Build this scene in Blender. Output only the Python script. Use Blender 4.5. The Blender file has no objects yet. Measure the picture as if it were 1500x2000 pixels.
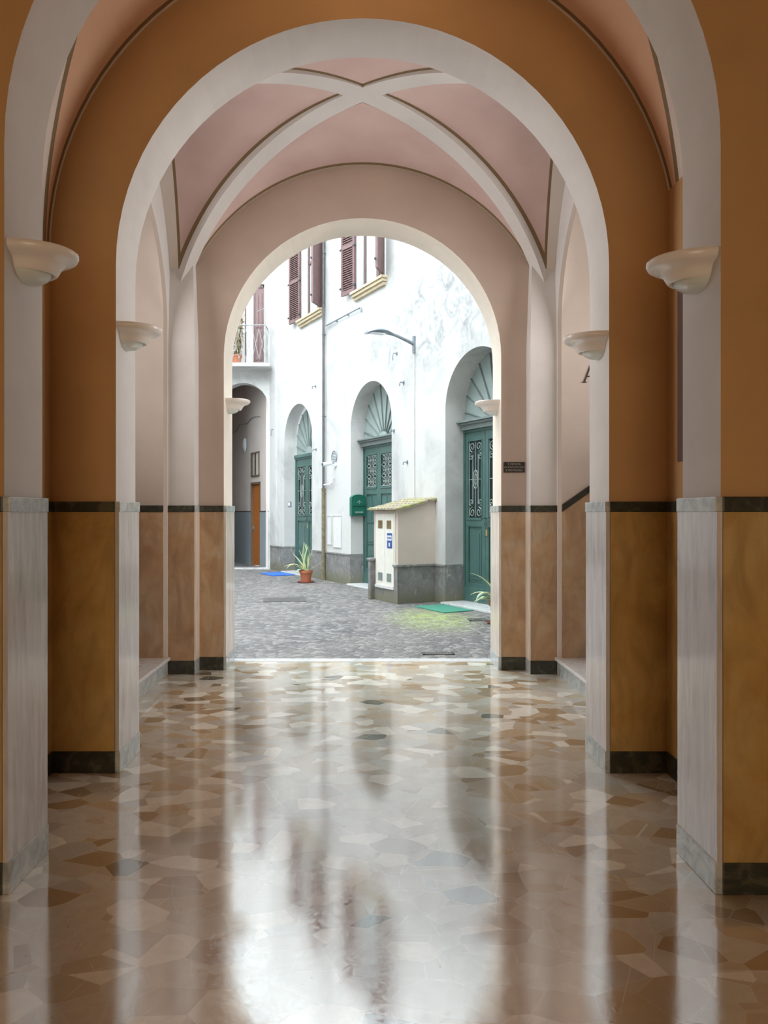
import bpy, math, random
from mathutils import Matrix, Vector
random.seed(7)
R = math.radians
sc = bpy.context.scene
COL = sc.collection

# ------------------------------------------------------------------ camera
cd = bpy.data.cameras.new('camera'); cam = bpy.data.objects.new('camera', cd); COL.objects.link(cam)
cam.location = (0, 0, 1.5); cam.rotation_euler = (R(90), 0, 0)
cd.sensor_fit = 'VERTICAL'; cd.sensor_height = 36; cd.lens = 26.0
cd.shift_x = 0.021; cd.shift_y = 0.0; cd.clip_start = 0.02; cd.clip_end = 200
sc.camera = cam
sc.view_settings.view_transform = 'Standard'; sc.view_settings.look = 'None'
sc.view_settings.gamma = 1.0; sc.view_settings.use_curve_mapping = False
sc.view_settings.exposure = 0.76
sc.cycles.max_bounces = 12; sc.cycles.diffuse_bounces = 8; sc.cycles.glossy_bounces = 6
sc.cycles.sample_clamp_indirect = 6
# ------------------------------------------------------------------ light
SKY = 6.2
w = bpy.data.worlds.new('overcast_sky'); sc.world = w; w.use_nodes = True
bg = w.node_tree.nodes['Background']; bg.inputs[0].default_value = (0.85, 0.95, 1.0, 1); bg.inputs[1].default_value = SKY

def area(name, loc, rot, sx, sy, power, col):
    l = bpy.data.lights.new(name, 'AREA'); l.shape = 'RECTANGLE'; l.size = sx; l.size_y = sy
    l.energy = power; l.color = col
    o = bpy.data.objects.new(name, l); COL.objects.link(o); o.location = loc; o.rotation_euler = rot
    return o
# added fill lights over the two stair landings, no windows there
area('landing_fill_left', (-3.3, 5.7, 3.2), (0, R(-90), 0), 2.0, 1.6, 24, (1.0, 0.98, 0.96)).data.spread = R(105)
area('landing_fill_right', (3.3, 5.7, 3.2), (0, R(90), 0), 2.0, 1.6, 27, (1.0, 0.97, 0.94)).data.spread = R(105)
# added warm fill light behind the camera, no doorway there
area('rear_fill', (0, -2.9, 1.9), (R(90), 0, 0), 1.8, 2.8, 24, (1.0, 0.78, 0.54)).data.spread = R(120)
# added fill light without a fitting at the crown of the small vault between the first two arches (above the frame)
l = bpy.data.lights.new('vault_fill', 'POINT'); l.energy = 3.0; l.color = (1.0, 0.84, 0.66); l.shadow_soft_size = 0.2
o = bpy.data.objects.new('vault_fill', l); COL.objects.link(o); o.location = (0, 3.45, 4.5)

# ------------------------------------------------------------------ node helpers
def setin(nt, sock, v):
    if hasattr(v, 'is_output') or isinstance(v, bpy.types.NodeSocket): nt.links.new(v, sock)
    elif isinstance(v, (tuple, list)):
        sock.default_value = tuple(v) + ((1,) if len(v) == 3 and len(sock.default_value) == 4 else ())
    else: sock.default_value = v
class NB:
    def __init__(s, name):
        s.m = bpy.data.materials.new(name); s.m.use_nodes = True; s.nt = s.m.node_tree
        s.b = s.nt.nodes['Principled BSDF']
        s.tc = s.nt.nodes.new('ShaderNodeTexCoord')
    def math(s, op, a, b=0.0, c=None):
        n = s.nt.nodes.new('ShaderNodeMath'); n.operation = op
        setin(s.nt, n.inputs[0], a); setin(s.nt, n.inputs[1], b)
        if c is not None: setin(s.nt, n.inputs[2], c)
        return n.outputs[0]
    def pos(s):
        g = s.nt.nodes.new('ShaderNodeNewGeometry'); return g.outputs['Position']
    def xyz(s, v):
        n = s.nt.nodes.new('ShaderNodeSeparateXYZ'); setin(s.nt, n.inputs[0], v); return n.outputs
    def mapping(s, v, scale=(1, 1, 1), loc=(0, 0, 0), rot=(0, 0, 0)):
        n = s.nt.nodes.new('ShaderNodeMapping'); setin(s.nt, n.inputs[0], v)
        n.inputs['Scale'].default_value = scale; n.inputs['Location'].default_value = loc; n.inputs['Rotation'].default_value = rot
        return n.outputs[0]
    def noise(s, v, scale, detail=4, rough=0.55, dist=0.0):
        n = s.nt.nodes.new('ShaderNodeTexNoise'); setin(s.nt, n.inputs['Vector'], v)
        n.inputs['Scale'].default_value = scale; n.inputs['Detail'].default_value = detail
        n.inputs['Roughness'].default_value = rough; n.inputs['Distortion'].default_value = dist
        return n.outputs[0], n.outputs[1]
    def voronoi(s, v, scale, feature='F1', rnd=1.0):
        n = s.nt.nodes.new('ShaderNodeTexVoronoi'); n.feature = feature; setin(s.nt, n.inputs['Vector'], v)
        n.inputs['Scale'].default_value = scale; n.inputs['Randomness'].default_value = rnd
        return n.outputs
    def ramp(s, f, stops, interp='LINEAR'):
        n = s.nt.nodes.new('ShaderNodeValToRGB'); n.color_ramp.interpolation = interp
        e = n.color_ramp.elements
        while len(e) < len(stops): e.new(0.5)
        for i, (p, c) in enumerate(stops): e[i].position = p; e[i].color = tuple(c) + (1,) if len(c) == 3 else c
        setin(s.nt, n.inputs[0], f); return n.outputs[0]
    def rng(s, f, a, b, c, d, smooth=False):
        n = s.nt.nodes.new('ShaderNodeMapRange'); n.interpolation_type = 'SMOOTHSTEP' if smooth else 'LINEAR'
        setin(s.nt, n.inputs[0], f)
        for i, v in enumerate((a, b, c, d)): n.inputs[i + 1].default_value = v
        return n.outputs[0]
    def mix(s, f, a, b, mode='MIX'):
        n = s.nt.nodes.new('ShaderNodeMix'); n.data_type = 'RGBA'; n.blend_type = mode
        setin(s.nt, n.inputs[0], f); setin(s.nt, n.inputs[6], a); setin(s.nt, n.inputs[7], b)
        return n.outputs[2]
    def bump(s, h, strength=0.3, dist=0.01):
        n = s.nt.nodes.new('ShaderNodeBump'); n.inputs['Strength'].default_value = strength; n.inputs['Distance'].default_value = dist
        setin(s.nt, n.inputs['Height'], h); s.nt.links.new(n.outputs[0], s.b.inputs['Normal'])
    def out(s, col, rough=0.6, **kw):
        setin(s.nt, s.b.inputs['Base Color'], col); setin(s.nt, s.b.inputs['Roughness'], rough)
        for k, v in kw.items(): setin(s.nt, s.b.inputs[k.replace('_', ' ')], v)
        return s.m

def plaster(name, col, var=0.06, rough=0.75, bump=0.08):
    n = NB(name); p = n.pos()
    f, _ = n.noise(p, 1.6, 5, 0.6)
    g, _ = n.noise(p, 40, 3)
    c1 = tuple(max(0, x * (1 - var * 1.6)) for x in col); c2 = tuple(min(1, x * (1 + var)) for x in col)
    c = n.mix(n.rng(f, 0.3, 0.7, 0, 1), c1, c2)
    n.bump(g, bump, 0.004)
    return n.out(c, rough)
def simple(name, col, rough=0.5, metal=0.0, var=0.1, scale=8, **kw):
    n = NB(name); p = n.tc.outputs['Object']
    f, _ = n.noise(p, scale, 4)
    c = n.mix(n.rng(f, 0.3, 0.7, 0, 1), tuple(x * (1 - var) for x in col), tuple(min(1, x * (1 + var)) for x in col))
    return n.out(c, rough, Metallic=metal, **kw)

M = {}
M['front'] = plaster('ochre_wall_paint_warm_dim', (0.49, 0.295, 0.13))  # dim warm light of the hall is put into this wall colour
M['frontfar'] = plaster('rosy_wall_paint_bounce_lit', (0.50, 0.405, 0.35))  # same wall paint, greyer copy for the far front's bounced light
M['soffit'] = plaster('offwhite_wall_paint', (0.62, 0.60, 0.585))
M['cream'] = plaster('cream_wall_paint', (0.52, 0.445, 0.39))

def ochre(name, k):
    n = NB(name); p = n.pos()
    f, _ = n.noise(p, 2.2, 6, 0.62, 0.6); g, _ = n.noise(n.mapping(p, (1, 1, 0.35)), 6, 5, 0.6, 1.2)
    c = n.ramp(f, [(0.25, (0.33, 0.18, 0.05 * k)), (0.45, (0.47, 0.27 + .02 * k, 0.10 * k)), (0.6, (0.50, 0.30 + .04 * k, 0.14 * k)), (0.78, (0.54, 0.36 + .05 * k, 0.20 * k))])
    c = n.mix(n.rng(g, 0.42, 0.68, 0, 0.55), c, (0.25, 0.15, 0.055 * k))
    s, _ = n.noise(p, 30, 4); n.bump(s, 0.06, 0.003)
    return n.out(c, 0.32)
M['ochre'] = ochre('ochre_stucco_warm_dim', 0.9)  # near dado, darkened and warmed in colour for its dim light
M['ochrefar'] = ochre('tan_stucco_bounce_lit', 1.7)  # same stucco, paler copy for the light in the far bay
def travertine(name, k=(1, 1, 1)):
    n = NB(name); p = n.pos()
    f, _ = n.noise(n.mapping(p, (7, 7, 0.9)), 3.0, 6, 0.65, 0.5)
    g, _ = n.noise(n.mapping(p, (9, 9, 1.1)), 5.0, 4, 0.7, 1.0)
    q, _ = n.noise(p, 2.5, 3)
    c = n.ramp(f, [(0.25, (0.40 * k[0], 0.37 * k[1], 0.37 * k[2])), (0.5, (0.54 * k[0], 0.51 * k[1], 0.50 * k[2])), (0.75, (0.66 * k[0], 0.63 * k[1], 0.62 * k[2]))])
    crack = n.math('MULTIPLY', n.rng(g, 0.70, 0.74, 0, 1), n.rng(q, 0.52, 0.58, 0, 1))
    c = n.mix(crack, c, (0.17, 0.11, 0.07))
    n.bump(f, 0.12, 0.006)
    return n.out(c, n.rng(q, 0.3, 0.7, 0.06, 0.2), IOR=1.7)
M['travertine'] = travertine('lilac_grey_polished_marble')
M['travertinefar'] = travertine('daylit_cream_marble', (1.3, 1.2, 1.06))  # same marble, lighter warm copy with courtyard daylight in the colour
M['soffitfar'] = plaster('daylit_cream_reveal_paint', (0.80, 0.73, 0.64))  # reveal paint lightened as if lit from the courtyard
M['greygreen'] = None
def marble(name, base, vein, rough=0.12):
    n = NB(name); p = n.pos()
    f, _ = n.noise(p, 9, 6, 0.65, 1.5)
    c = n.mix(n.rng(f, 0.52, 0.62, 0, 1), base, vein)
    c2 = n.mix(n.rng(f, 0.3, 0.5, 1, 0), c, tuple(x * 0.6 for x in base))
    return n.out(c2, rough)
M['darkmarble'] = marble('dark_green_marble', (0.030, 0.032, 0.022), (0.075, 0.072, 0.045), 0.3)
M['greymarble'] = marble('light_grey_marble', (0.42, 0.45, 0.45), (0.52, 0.54, 0.53), 0.18)
M['whitemarble'] = marble('white_veined_marble', (0.66, 0.65, 0.64), (0.58, 0.58, 0.58), 0.2)

def floor_mat():
    n = NB('palladiana_marble_floor'); p = n.pos()
    pm = n.mapping(p, (0.85, 1.15, 1), rot=(0, 0, 0.15))
    v = n.voronoi(pm, 7.4, 'F1'); e = n.voronoi(pm, 7.4, 'DISTANCE_TO_EDGE')
    rnd = n.xyz(v['Color'])[0]; rnd2 = n.xyz(v['Color'])[1]
    c = n.ramp(rnd, [(0.0, (0.52, 0.40, 0.26)), (0.16, (0.62, 0.58, 0.50)), (0.34, (0.53, 0.46, 0.36)), (0.50, (0.86, 0.82, 0.73)), (0.66, (0.36, 0.245, 0.135)), (0.78, (0.60, 0.55, 0.47)), (0.92, (0.50, 0.47, 0.42)), (0.987, (0.12, 0.10, 0.06))], 'CONSTANT')
    f, _ = n.noise(p, 11, 6, 0.7, 1.0)
    c = n.mix(n.rng(f, 0.3, 0.7, 0.0, 0.35), c, (0.36, 0.30, 0.23))
    joint = n.rng(e['Distance'], 0.008, 0.016, 1, 0)
    c = n.mix(n.math('MULTIPLY', joint, 0.4), c, (0.66, 0.60, 0.52))
    # dirt specks and chips
    s, _ = n.noise(n.mapping(p, (1, 1, 1), rot=(0, 0, 0.6)), 34, 5, 0.75, 1.2)
    c = n.mix(n.rng(s, 0.665, 0.69, 0, 0.8), c, (0.08, 0.07, 0.06))
    e2 = n.voronoi(n.mapping(p, (1.3, 0.8, 1), rot=(0, 0, 1.1)), 4.1, 'DISTANCE_TO_EDGE'); m2, _ = n.noise(p, 3.1, 3)
    c = n.mix(n.math('MULTIPLY', n.rng(e2['Distance'], 0.003, 0.007, 0.6, 0), n.rng(m2, 0.5, 0.55, 0, 1)), c, (0.80, 0.77, 0.70))
    sc_, _ = n.noise(p, 22, 6, 0.8, 2.5); r1, _ = n.noise(p, 1.5, 3)
    rough = n.math('ADD', n.rng(sc_, 0.42, 0.66, 0.045, 0.17), n.rng(r1, 0.3, 0.7, -0.01, 0.02))
    wv, _ = n.noise(p, 2.2, 2, 0.4)
    h = n.math('ADD', n.math('MULTIPLY', wv, 1.0), n.math('MULTIPLY', n.math('ADD', n.math('MULTIPLY', sc_, 0.05), n.math('MULTIPLY', rnd2, 0.02)), 1.0))
    n.bump(h, 0.055, 0.02)
    return n.out(c, rough, IOR=4.3)
M['floor'] = floor_mat()

def cobble():
    n = NB('basalt_cobblestones'); p = n.pos()
    _, wc = n.noise(p, 1.1, 2)
    pw = n.nt.nodes.new('ShaderNodeVectorMath'); pw.operation = 'MULTIPLY_ADD'
    n.nt.links.new(wc, pw.inputs[0]); pw.inputs[1].default_value = (0.25, 0.25, 0); n.nt.links.new(p, pw.inputs[2])
    q = n.mapping(pw.outputs[0], (1, 1.0, 1), rot=(0, 0, 0.5))
    v = n.voronoi(q, 12.5, 'F1', 0.55); e = n.voronoi(q, 12.5, 'DISTANCE_TO_EDGE', 0.55)
    rnd = n.xyz(v['Color'])[0]
    c = n.ramp(rnd, [(0, (0.068, 0.065, 0.068)), (0.5, (0.13, 0.122, 0.124)), (1, (0.28, 0.262, 0.257))])
    f, _ = n.noise(p, 0.9, 5, 0.6)
    c = n.mix(n.rng(f, 0.35, 0.7, 0, 0.5), c, (0.28, 0.255, 0.235))
    jo = n.rng(e['Distance'], 0.02, 0.09, 1, 0)
    c = n.mix(n.math('MULTIPLY', jo, 0.75), c, (0.10, 0.09, 0.08))
    # moss patch spreading from the kiosk corner
    x, y, z = n.xyz(p)
    dx = n.math('SUBTRACT', x, 1.0); dy = n.math('MULTIPLY', n.math('SUBTRACT', y, 10.4), 0.55)
    d = n.math('SQRT', n.math('ADD', n.math('MULTIPLY', dx, dx), n.math('MULTIPLY', dy, dy)))
    g, _ = n.noise(p, 5, 5, 0.7)
    mask = n.math('MULTIPLY', n.rng(d, 0.15, 0.85, 1, 0, True), n.rng(g, 0.36, 0.6, 0.1, 1))
    c = n.mix(n.math('MULTIPLY', mask, 0.75), c, (0.34, 0.42, 0.12))
    h = n.math('MINIMUM', e['Distance'], 0.25)
    n.bump(h, 0.7, 0.05)
    return n.out(c, 0.55)
M['cobble'] = cobble()

def facade_mat():
    n = NB('weathered_white_render'); p = n.pos(); x, y, z = n.xyz(p)
    f, _ = n.noise(n.mapping(p, (1, 1, 0.8)), 0.9, 7, 0.62, 0.6)
    g, _ = n.noise(p, 3.2, 6, 0.7, 1.5)
    dx = n.math('SUBTRACT', x, 1.2); dz = n.math('SUBTRACT', z, 5.0)
    d = n.math('SQRT', n.math('ADD', n.math('MULTIPLY', dx, dx), n.math('MULTIPLY', dz, dz)))
    m = n.math('ADD', n.rng(f, 0.48, 0.66, 0, 0.5), n.math('MULTIPLY', n.rng(d, 0.3, 1.7, 0.75, 0, True), n.rng(g, 0.40, 0.62, 0, 1)))
    c = n.mix(m, (0.58, 0.572, 0.558), (0.25, 0.255, 0.262))
    # damp brown band just over the stone base
    t = n.math('MULTIPLY', n.rng(z, 0.6, 2.0, 0.35, 0, True), n.rng(g, 0.45, 0.7, 0, 1))
    c = n.mix(t, c, (0.50, 0.47, 0.43))
    n.bump(g, 0.1, 0.01)
    return n.out(c, 0.85)
M['facade'] = facade_mat()
def basalt():
    n = NB('mossy_basalt_plinth'); p = n.pos(); x, y, z = n.xyz(p)
    f, _ = n.noise(p, 4, 6, 0.7, 1.0); g, _ = n.noise(n.mapping(p, (5, 5, 1.4)), 3, 5, 0.7, 0.8)
    c = n.ramp(f, [(0.3, (0.13, 0.125, 0.12)), (0.55, (0.23, 0.225, 0.22)), (0.8, (0.34, 0.34, 0.33))])
    c = n.mix(n.rng(g, 0.60, 0.68, 0, 0.7), c, (0.50, 0.48, 0.43))
    moss = n.math('MULTIPLY', n.rng(z, 0.0, 0.35, 1, 0, True), n.rng(f, 0.35, 0.6, 0.2, 0.8))
    c = n.mix(moss, c, (0.14, 0.13, 0.045))
    n.bump(f, 0.2, 0.01)
    return n.out(c, 0.7)
M['basalt'] = basalt()
M['kioskwall'] = plaster('pinkish_cream_render', (0.60, 0.51, 0.44), 0.05)
M['kioskdoor'] = simple('cream_metal_paint', (0.74, 0.71, 0.64), 0.5, var=0.04)
M['green'] = simple('teal_green_door_paint', (0.060, 0.125, 0.112), 0.38, var=0.12, scale=5)
M['palegreen'] = simple('faded_grey_green_paint', (0.30, 0.36, 0.345), 0.55, var=0.1, scale=4)
M['greygreen'] = simple('grey_green_paint', (0.15, 0.185, 0.175), 0.5, var=0.12)
M['mailgreen'] = simple('mailbox_green_enamel', (0.012, 0.125, 0.085), 0.35, var=0.08)
M['iron'] = simple('pale_grey_iron', (0.30, 0.35, 0.33), 0.5, 0.2)
M['darkiron'] = simple('dark_iron', (0.06, 0.065, 0.07), 0.5, 0.3)
M['lampmetal'] = simple('grey_lamp_metal', (0.22, 0.25, 0.28), 0.45, 0.4)
M['glass_dark'] = simple('dark_window_glass', (0.025, 0.045, 0.042), 0.08, var=0.2)
M['curtain'] = simple('pale_curtained_glass', (0.46, 0.55, 0.56), 0.15, var=0.08, scale=3)
M['shutter'] = simple('oxblood_shutter_paint', (0.155, 0.088, 0.086), 0.55, var=0.12)
M['frame_brown'] = simple('brown_window_frame', (0.13, 0.08, 0.075), 0.5, var=0.1)
M['sill'] = simple('ochre_yellow_sill', (0.52, 0.43, 0.29), 0.7, var=0.1)
M['orangewood'] = simple('orange_varnished_wood', (0.42, 0.13, 0.02), 0.4, var=0.12)
M['blue_grey'] = plaster('blue_grey_gloss_dado', (0.27, 0.31, 0.33), 0.04, 0.4)
M['passage'] = plaster('beige_passage_paint', (0.60, 0.53, 0.49))
M['terracotta'] = simple('terracotta_plastic', (0.42, 0.14, 0.07), 0.55, var=0.08)
M['saucer'] = simple('dark_terracotta', (0.20, 0.05, 0.03), 0.5)
M['soil'] = simple('dry_soil', (0.14, 0.09, 0.06), 0.95, var=0.3, scale=30)
M['leaf'] = simple('agave_green', (0.12, 0.26, 0.18), 0.5, var=0.25, scale=10)
M['leafedge'] = simple('agave_cream_margin', (0.66, 0.66, 0.38), 0.5, var=0.08)
M['deadleaf'] = simple('dry_leaf', (0.48, 0.42, 0.30), 0.7, var=0.2)
M['bluemat'] = simple('blue_mat_fibre', (0.03, 0.13, 0.50), 0.9, var=0.15, scale=40)
M['greenmat'] = simple('green_mat_fibre', (0.05, 0.22, 0.15), 0.9, var=0.2, scale=40)
M['tile'] = None
def rooft():
    n = NB('mossy_roof_tile'); p = n.pos(); f, _ = n.noise(p, 9, 5, 0.7)
    c = n.ramp(f, [(0.35, (0.20, 0.15, 0.11)), (0.5, (0.33, 0.28, 0.22)), (0.6, (0.28, 0.29, 0.09)), (0.75, (0.40, 0.42, 0.16))])
    n.bump(f, 0.3, 0.01); return n.out(c, 0.9)
M['tile'] = rooft()
M['sconce'] = simple('white_ceramic', (0.74, 0.70, 0.66), 0.28, var=0.03)
M['sconceglass'] = simple('frosted_glass', (0.62, 0.66, 0.62), 0.3, var=0.03)
M['black'] = simple('black_enamel', (0.018, 0.012, 0.010), 0.3, var=0.1)
M['letter'] = simple('faded_white_lettering', (0.40, 0.38, 0.34), 0.6, var=0.05)
M['inkbrown'] = simple('dark_brown_paint', (0.045, 0.018, 0.012), 0.7, var=0.1)
M['signblue'] = simple('sign_blue', (0.02, 0.07, 0.30), 0.4, var=0.05)
M['signwhite'] = simple('sign_white', (0.78, 0.82, 0.88), 0.4, var=0.03)
M['pipe'] = simple('dark_downpipe_paint', (0.10, 0.095, 0.10), 0.5, var=0.2)
M['rustpipe'] = simple('weathered_cast_iron', (0.20, 0.165, 0.10), 0.7, var=0.35, scale=12)
M['brass'] = simple('brass', (0.60, 0.48, 0.25), 0.35, 0.8)
M['hatch'] = simple('pale_grey_hatch_paint', (0.66, 0.65, 0.64), 0.6, var=0.04)
M['bark'] = simple('dry_climber_stem', (0.27, 0.19, 0.10), 0.8, var=0.3)
M['olive'] = simple('olive_leaf', (0.24, 0.23, 0.10), 0.7, var=0.3)
M['manhole'] = simple('worn_iron_cover', (0.11, 0.105, 0.10), 0.6, 0.2, var=0.2, scale=20)
M['railwhite'] = simple('white_painted_iron', (0.30, 0.30, 0.30), 0.5, var=0.08)
M['wood'] = simple('old_dark_wood', (0.14, 0.09, 0.06), 0.6, var=0.2)

def vault_paint(kind):
    n = NB('painted_vault_' + kind); p = n.pos(); x, y, z = n.xyz(p)
    ax = n.math('ABSOLUTE', x)
    f, _ = n.noise(p, 1.8, 5)
    if kind == 'cross':
        pink = n.mix(n.rng(f, 0.3, 0.7, 0, 1), (0.54, 0.385, 0.36), (0.64, 0.48, 0.45))
    else:
        pink = n.mix(n.rng(f, 0.3, 0.7, 0, 1), (0.60, 0.35, 0.22), (0.66, 0.42, 0.28))
    white = n.mix(n.rng(f, 0.3, 0.7, 0, 1), (0.62, 0.56, 0.50), (0.68, 0.62, 0.56))
    line = (0.20, 0.135, 0.065)
    if kind == 'cross':
        ay = n.math('ABSOLUTE', n.math('SUBTRACT', y, 5.83))
        D = n.math('DIVIDE', n.math('SUBTRACT', n.math('MULTIPLY', ax, 1.2), n.math('MULTIPLY', ay, 1.8)), 2.163)
        dd = n.math('ABSOLUTE', D)
        side = n.math('GREATER_THAN', D, 0.0)
        es = n.math('SUBTRACT', n.math('ADD', 1.58, n.math('MULTIPLY', ay, 0.13)), ax); ee = n.math('MULTIPLY', n.math('SUBTRACT', 1.195, ay), 0.5)
        e = n.math('ADD', n.math('MULTIPLY', side, es), n.math('MULTIPLY', n.math('SUBTRACT', 1.0, side), ee))
        hwid = n.math('SUBTRACT', 0.085, n.math('MULTIPLY', n.math('MULTIPLY', ax, ax), 0.0123))
        m = n.math('MINIMUM', n.math('SUBTRACT', dd, hwid), e)
        th = 0.025
    else:
        ey = n.math('SUBTRACT', 4.245, y)
        g = n.math('SUBTRACT', n.math('ADD', n.math('MULTIPLY', n.math('SUBTRACT', 1.8, ax), 1.05), 0.10), n.math('SUBTRACT', 4.26, y))
        m = n.math('MINIMUM', ey, n.math('DIVIDE', g, 1.45)); th = 0.03
    isline = n.math('GREATER_THAN', m, 0.0); ispink = n.math('GREATER_THAN', m, th)
    c = n.mix(ispink, n.mix(isline, white, line), pink)
    gg, _ = n.noise(p, 30, 3); n.bump(gg, 0.06, 0.004)
    return n.out(c, 0.7)
M['vault2'] = vault_paint('cross'); M['vault1'] = vault_paint('barrel')

# ------------------------------------------------------------------ mesh helpers
class MB:
    def __init__(s): s.v = []; s.f = []; s.mi = []
    def add(s, vs, fs, mi=0):
        o = len(s.v); s.v += [tuple(v) for v in vs]
        for f in fs: s.f.append(tuple(i + o for i in f)); s.mi.append(mi)
        return s
    def quad(s, a, b, c, d, mi=0): return s.add([a, b, c, d], [(0, 1, 2, 3)], mi)
    def box(s, x0, x1, y0, y1, z0, z1, mi=0, m=None):
        vs = [(x0, y0, z0), (x1, y0, z0), (x1, y1, z0), (x0, y1, z0), (x0, y0, z1), (x1, y0, z1), (x1, y1, z1), (x0, y1, z1)]
        if m is not None: vs = [m @ Vector(v) for v in vs]
        return s.add(vs, [(0, 3, 2, 1), (4, 5, 6, 7), (0, 1, 5, 4), (1, 2, 6, 5), (2, 3, 7, 6), (3, 0, 4, 7)], mi)
    def prism(s, pts, y0, y1, mi=0):   # polygon in x,z extruded along y; pts counter-clockwise seen from -y
        n = len(pts)
        vs = [(x, y0, z) for x, z in pts] + [(x, y1, z) for x, z in pts]
        fs = [tuple(range(n)), tuple(range(2 * n - 1, n - 1, -1))]
        fs += [(i, i + n, (i + 1) % n + n, (i + 1) % n) for i in range(n)]
        return s.add(vs, fs, mi)
    def tube(s, pts, r, n=8, mi=0, cap=True, closed=False):
        pts = [Vector(p) for p in pts]; k = len(pts)
        rr = r if isinstance(r, (list, tuple)) else [r] * k
        vs = []; up = None
        for i, p in enumerate(pts):
            if closed: t = (pts[(i + 1) % k] - pts[i - 1])
            else: t = (pts[min(i + 1, k - 1)] - pts[max(i - 1, 0)])
            t.normalize()
            if up is None: up = t.orthogonal().normalized()
            else: up = (up - t * up.dot(t)); up = up.normalized() if up.length > 1e-6 else t.orthogonal().normalized()
            b = t.cross(up)
            for j in range(n):
                a = 2 * math.pi * j / n; vs.append(p + (up * math.cos(a) + b * math.sin(a)) * rr[i])
        fs = []
        for i in range(k if closed else k - 1):
            i2 = (i + 1) % k
            for j in range(n):
                j2 = (j + 1) % n; fs.append((i * n + j, i * n + j2, i2 * n + j2, i2 * n + j))
        if cap and not closed: fs += [tuple(range(n - 1, -1, -1)), tuple(range((k - 1) * n, k * n))]
        return s.add(vs, fs, mi)
    def lathe(s, prof, n=32, a0=0, a1=2 * math.pi, c=(0, 0, 0), sx=1.0, sy=1.0, mi=0):
        full = abs(a1 - a0 - 2 * math.pi) < 1e-6; cols = n if full else n + 1; vs = []
        for j in range(cols):
            a = a0 + (a1 - a0) * j / n
            for r, z in prof: vs.append((c[0] + r * math.cos(a) * sx, c[1] + r * math.sin(a) * sy, c[2] + z))
        k = len(prof); fs = []
        for j in range(n):
            j2 = (j + 1) % cols
            for i in range(k - 1): fs.append((j * k + i, j2 * k + i, j2 * k + i + 1, j * k + i + 1))
        return s.add(vs, fs, mi)
    def build(s, name, mats, parent=None, mat4=None, smooth=False, bevel=0.0, recalc=True):
        me = bpy.data.meshes.new(name); me.from_pydata(s.v, [], s.f)
        if mat4 is not None: me.transform(mat4)
        if not isinstance(mats, (list, tuple)): mats = [mats]
        for m_ in mats: me.materials.append(m_)
        me.polygons.foreach_set('material_index', s.mi)
        if smooth: me.polygons.foreach_set('use_smooth', [True] * len(me.polygons))
        me.update()
        if recalc:
            import bmesh
            bm = bmesh.new(); bm.from_mesh(me)
            bmesh.ops.remove_doubles(bm, verts=bm.verts, dist=1e-5)
            bmesh.ops.recalc_face_normals(bm, faces=bm.faces); bm.to_mesh(me); bm.free()
        ob = bpy.data.objects.new(name, me); COL.objects.link(ob)
        if parent is not None: ob.parent = parent
        if smooth:
            try: me.set_sharp_from_angle(angle=R(40))
            except Exception: pass
        if bevel:
            b = ob.modifiers.new('bevel', 'BEVEL'); b.width = bevel; b.segments = 2; b.limit_method = 'ANGLE'
        return ob
def empty(name, loc=(0, 0, 0), rz=0.0):
    o = bpy.data.objects.new(name, None); COL.objects.link(o); o.location = loc; o.rotation_euler = (0, 0, rz); o.empty_display_size = 0.1
    return o
def tag(o, label, cat, group=None):
    o['label'] = label; o['category'] = cat
    if group: o['group'] = group
    return o
def struct(o): o['kind'] = 'structure'; return o
def RZ(d): return Matrix.Rotation(R(d), 4, 'Z')

def profile(op):
    kind, xc, hw, zb, top = op
    if kind == 'rect': return [(xc - hw, top), (xc + hw, top)]
    N = 40; return [(xc - hw * math.cos(math.pi * i / N), top + hw * math.sin(math.pi * i / N)) for i in range(N + 1)]
def wall_open(mb, xa, xb, y0, y1, z0, z1, ops, ops_back=None, mf=0, ms=1, mk=0):
    ops = sorted(ops, key=lambda o: o[1]); ob = sorted(ops_back or ops, key=lambda o: o[1])
    for (lst, y, mi) in ((ops, y0, mf), (ob, y1, mk)):
        cur = xa
        for op in lst:
            pr = profile(op); zb = op[3]
            mb.quad((cur, y, z0), (pr[0][0], y, z0), (pr[0][0], y, z1), (cur, y, z1), mi)
            for a, b in zip(pr, pr[1:]):
                mb.quad((a[0], y, a[1]), (b[0], y, b[1]), (b[0], y, z1), (a[0], y, z1), mi)
                if zb > z0 + 1e-6: mb.quad((a[0], y, z0), (b[0], y, z0), (b[0], y, zb), (a[0], y, zb), mi)
            cur = pr[-1][0]
        mb.quad((cur, y, z0), (xb, y, z0), (xb, y, z1), (cur, y, z1), mi)
    for f, b in zip(ops, ob):
        pf = [(f[1] - f[2], f[3])] + profile(f) + [(f[1] + f[2], f[3])]
        pb = [(b[1] - b[2], b[3])] + profile(b) + [(b[1] + b[2], b[3])]
        for i in range(len(pf) - 1):
            mb.quad((pf[i][0], y0, pf[i][1]), (pf[i + 1][0], y0, pf[i + 1][1]), (pb[i + 1][0], y1, pb[i + 1][1]), (pb[i][0], y1, pb[i][1]), ms)
        if f[3] > z0: mb.quad((pf[0][0], y0, f[3]), (pf[-1][0], y0, f[3]), (pb[-1][0], y1, f[3]), (pb[0][0], y1, f[3]), ms)
    for x in (xa, xb): mb.quad((x, y0, z0), (x, y1, z0), (x, y1, z1), (x, y0, z1), mf)
    mb.quad((xa, y0, z1), (xb, y0, z1), (xb, y1, z1), (xa, y1, z1), mf)

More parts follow.
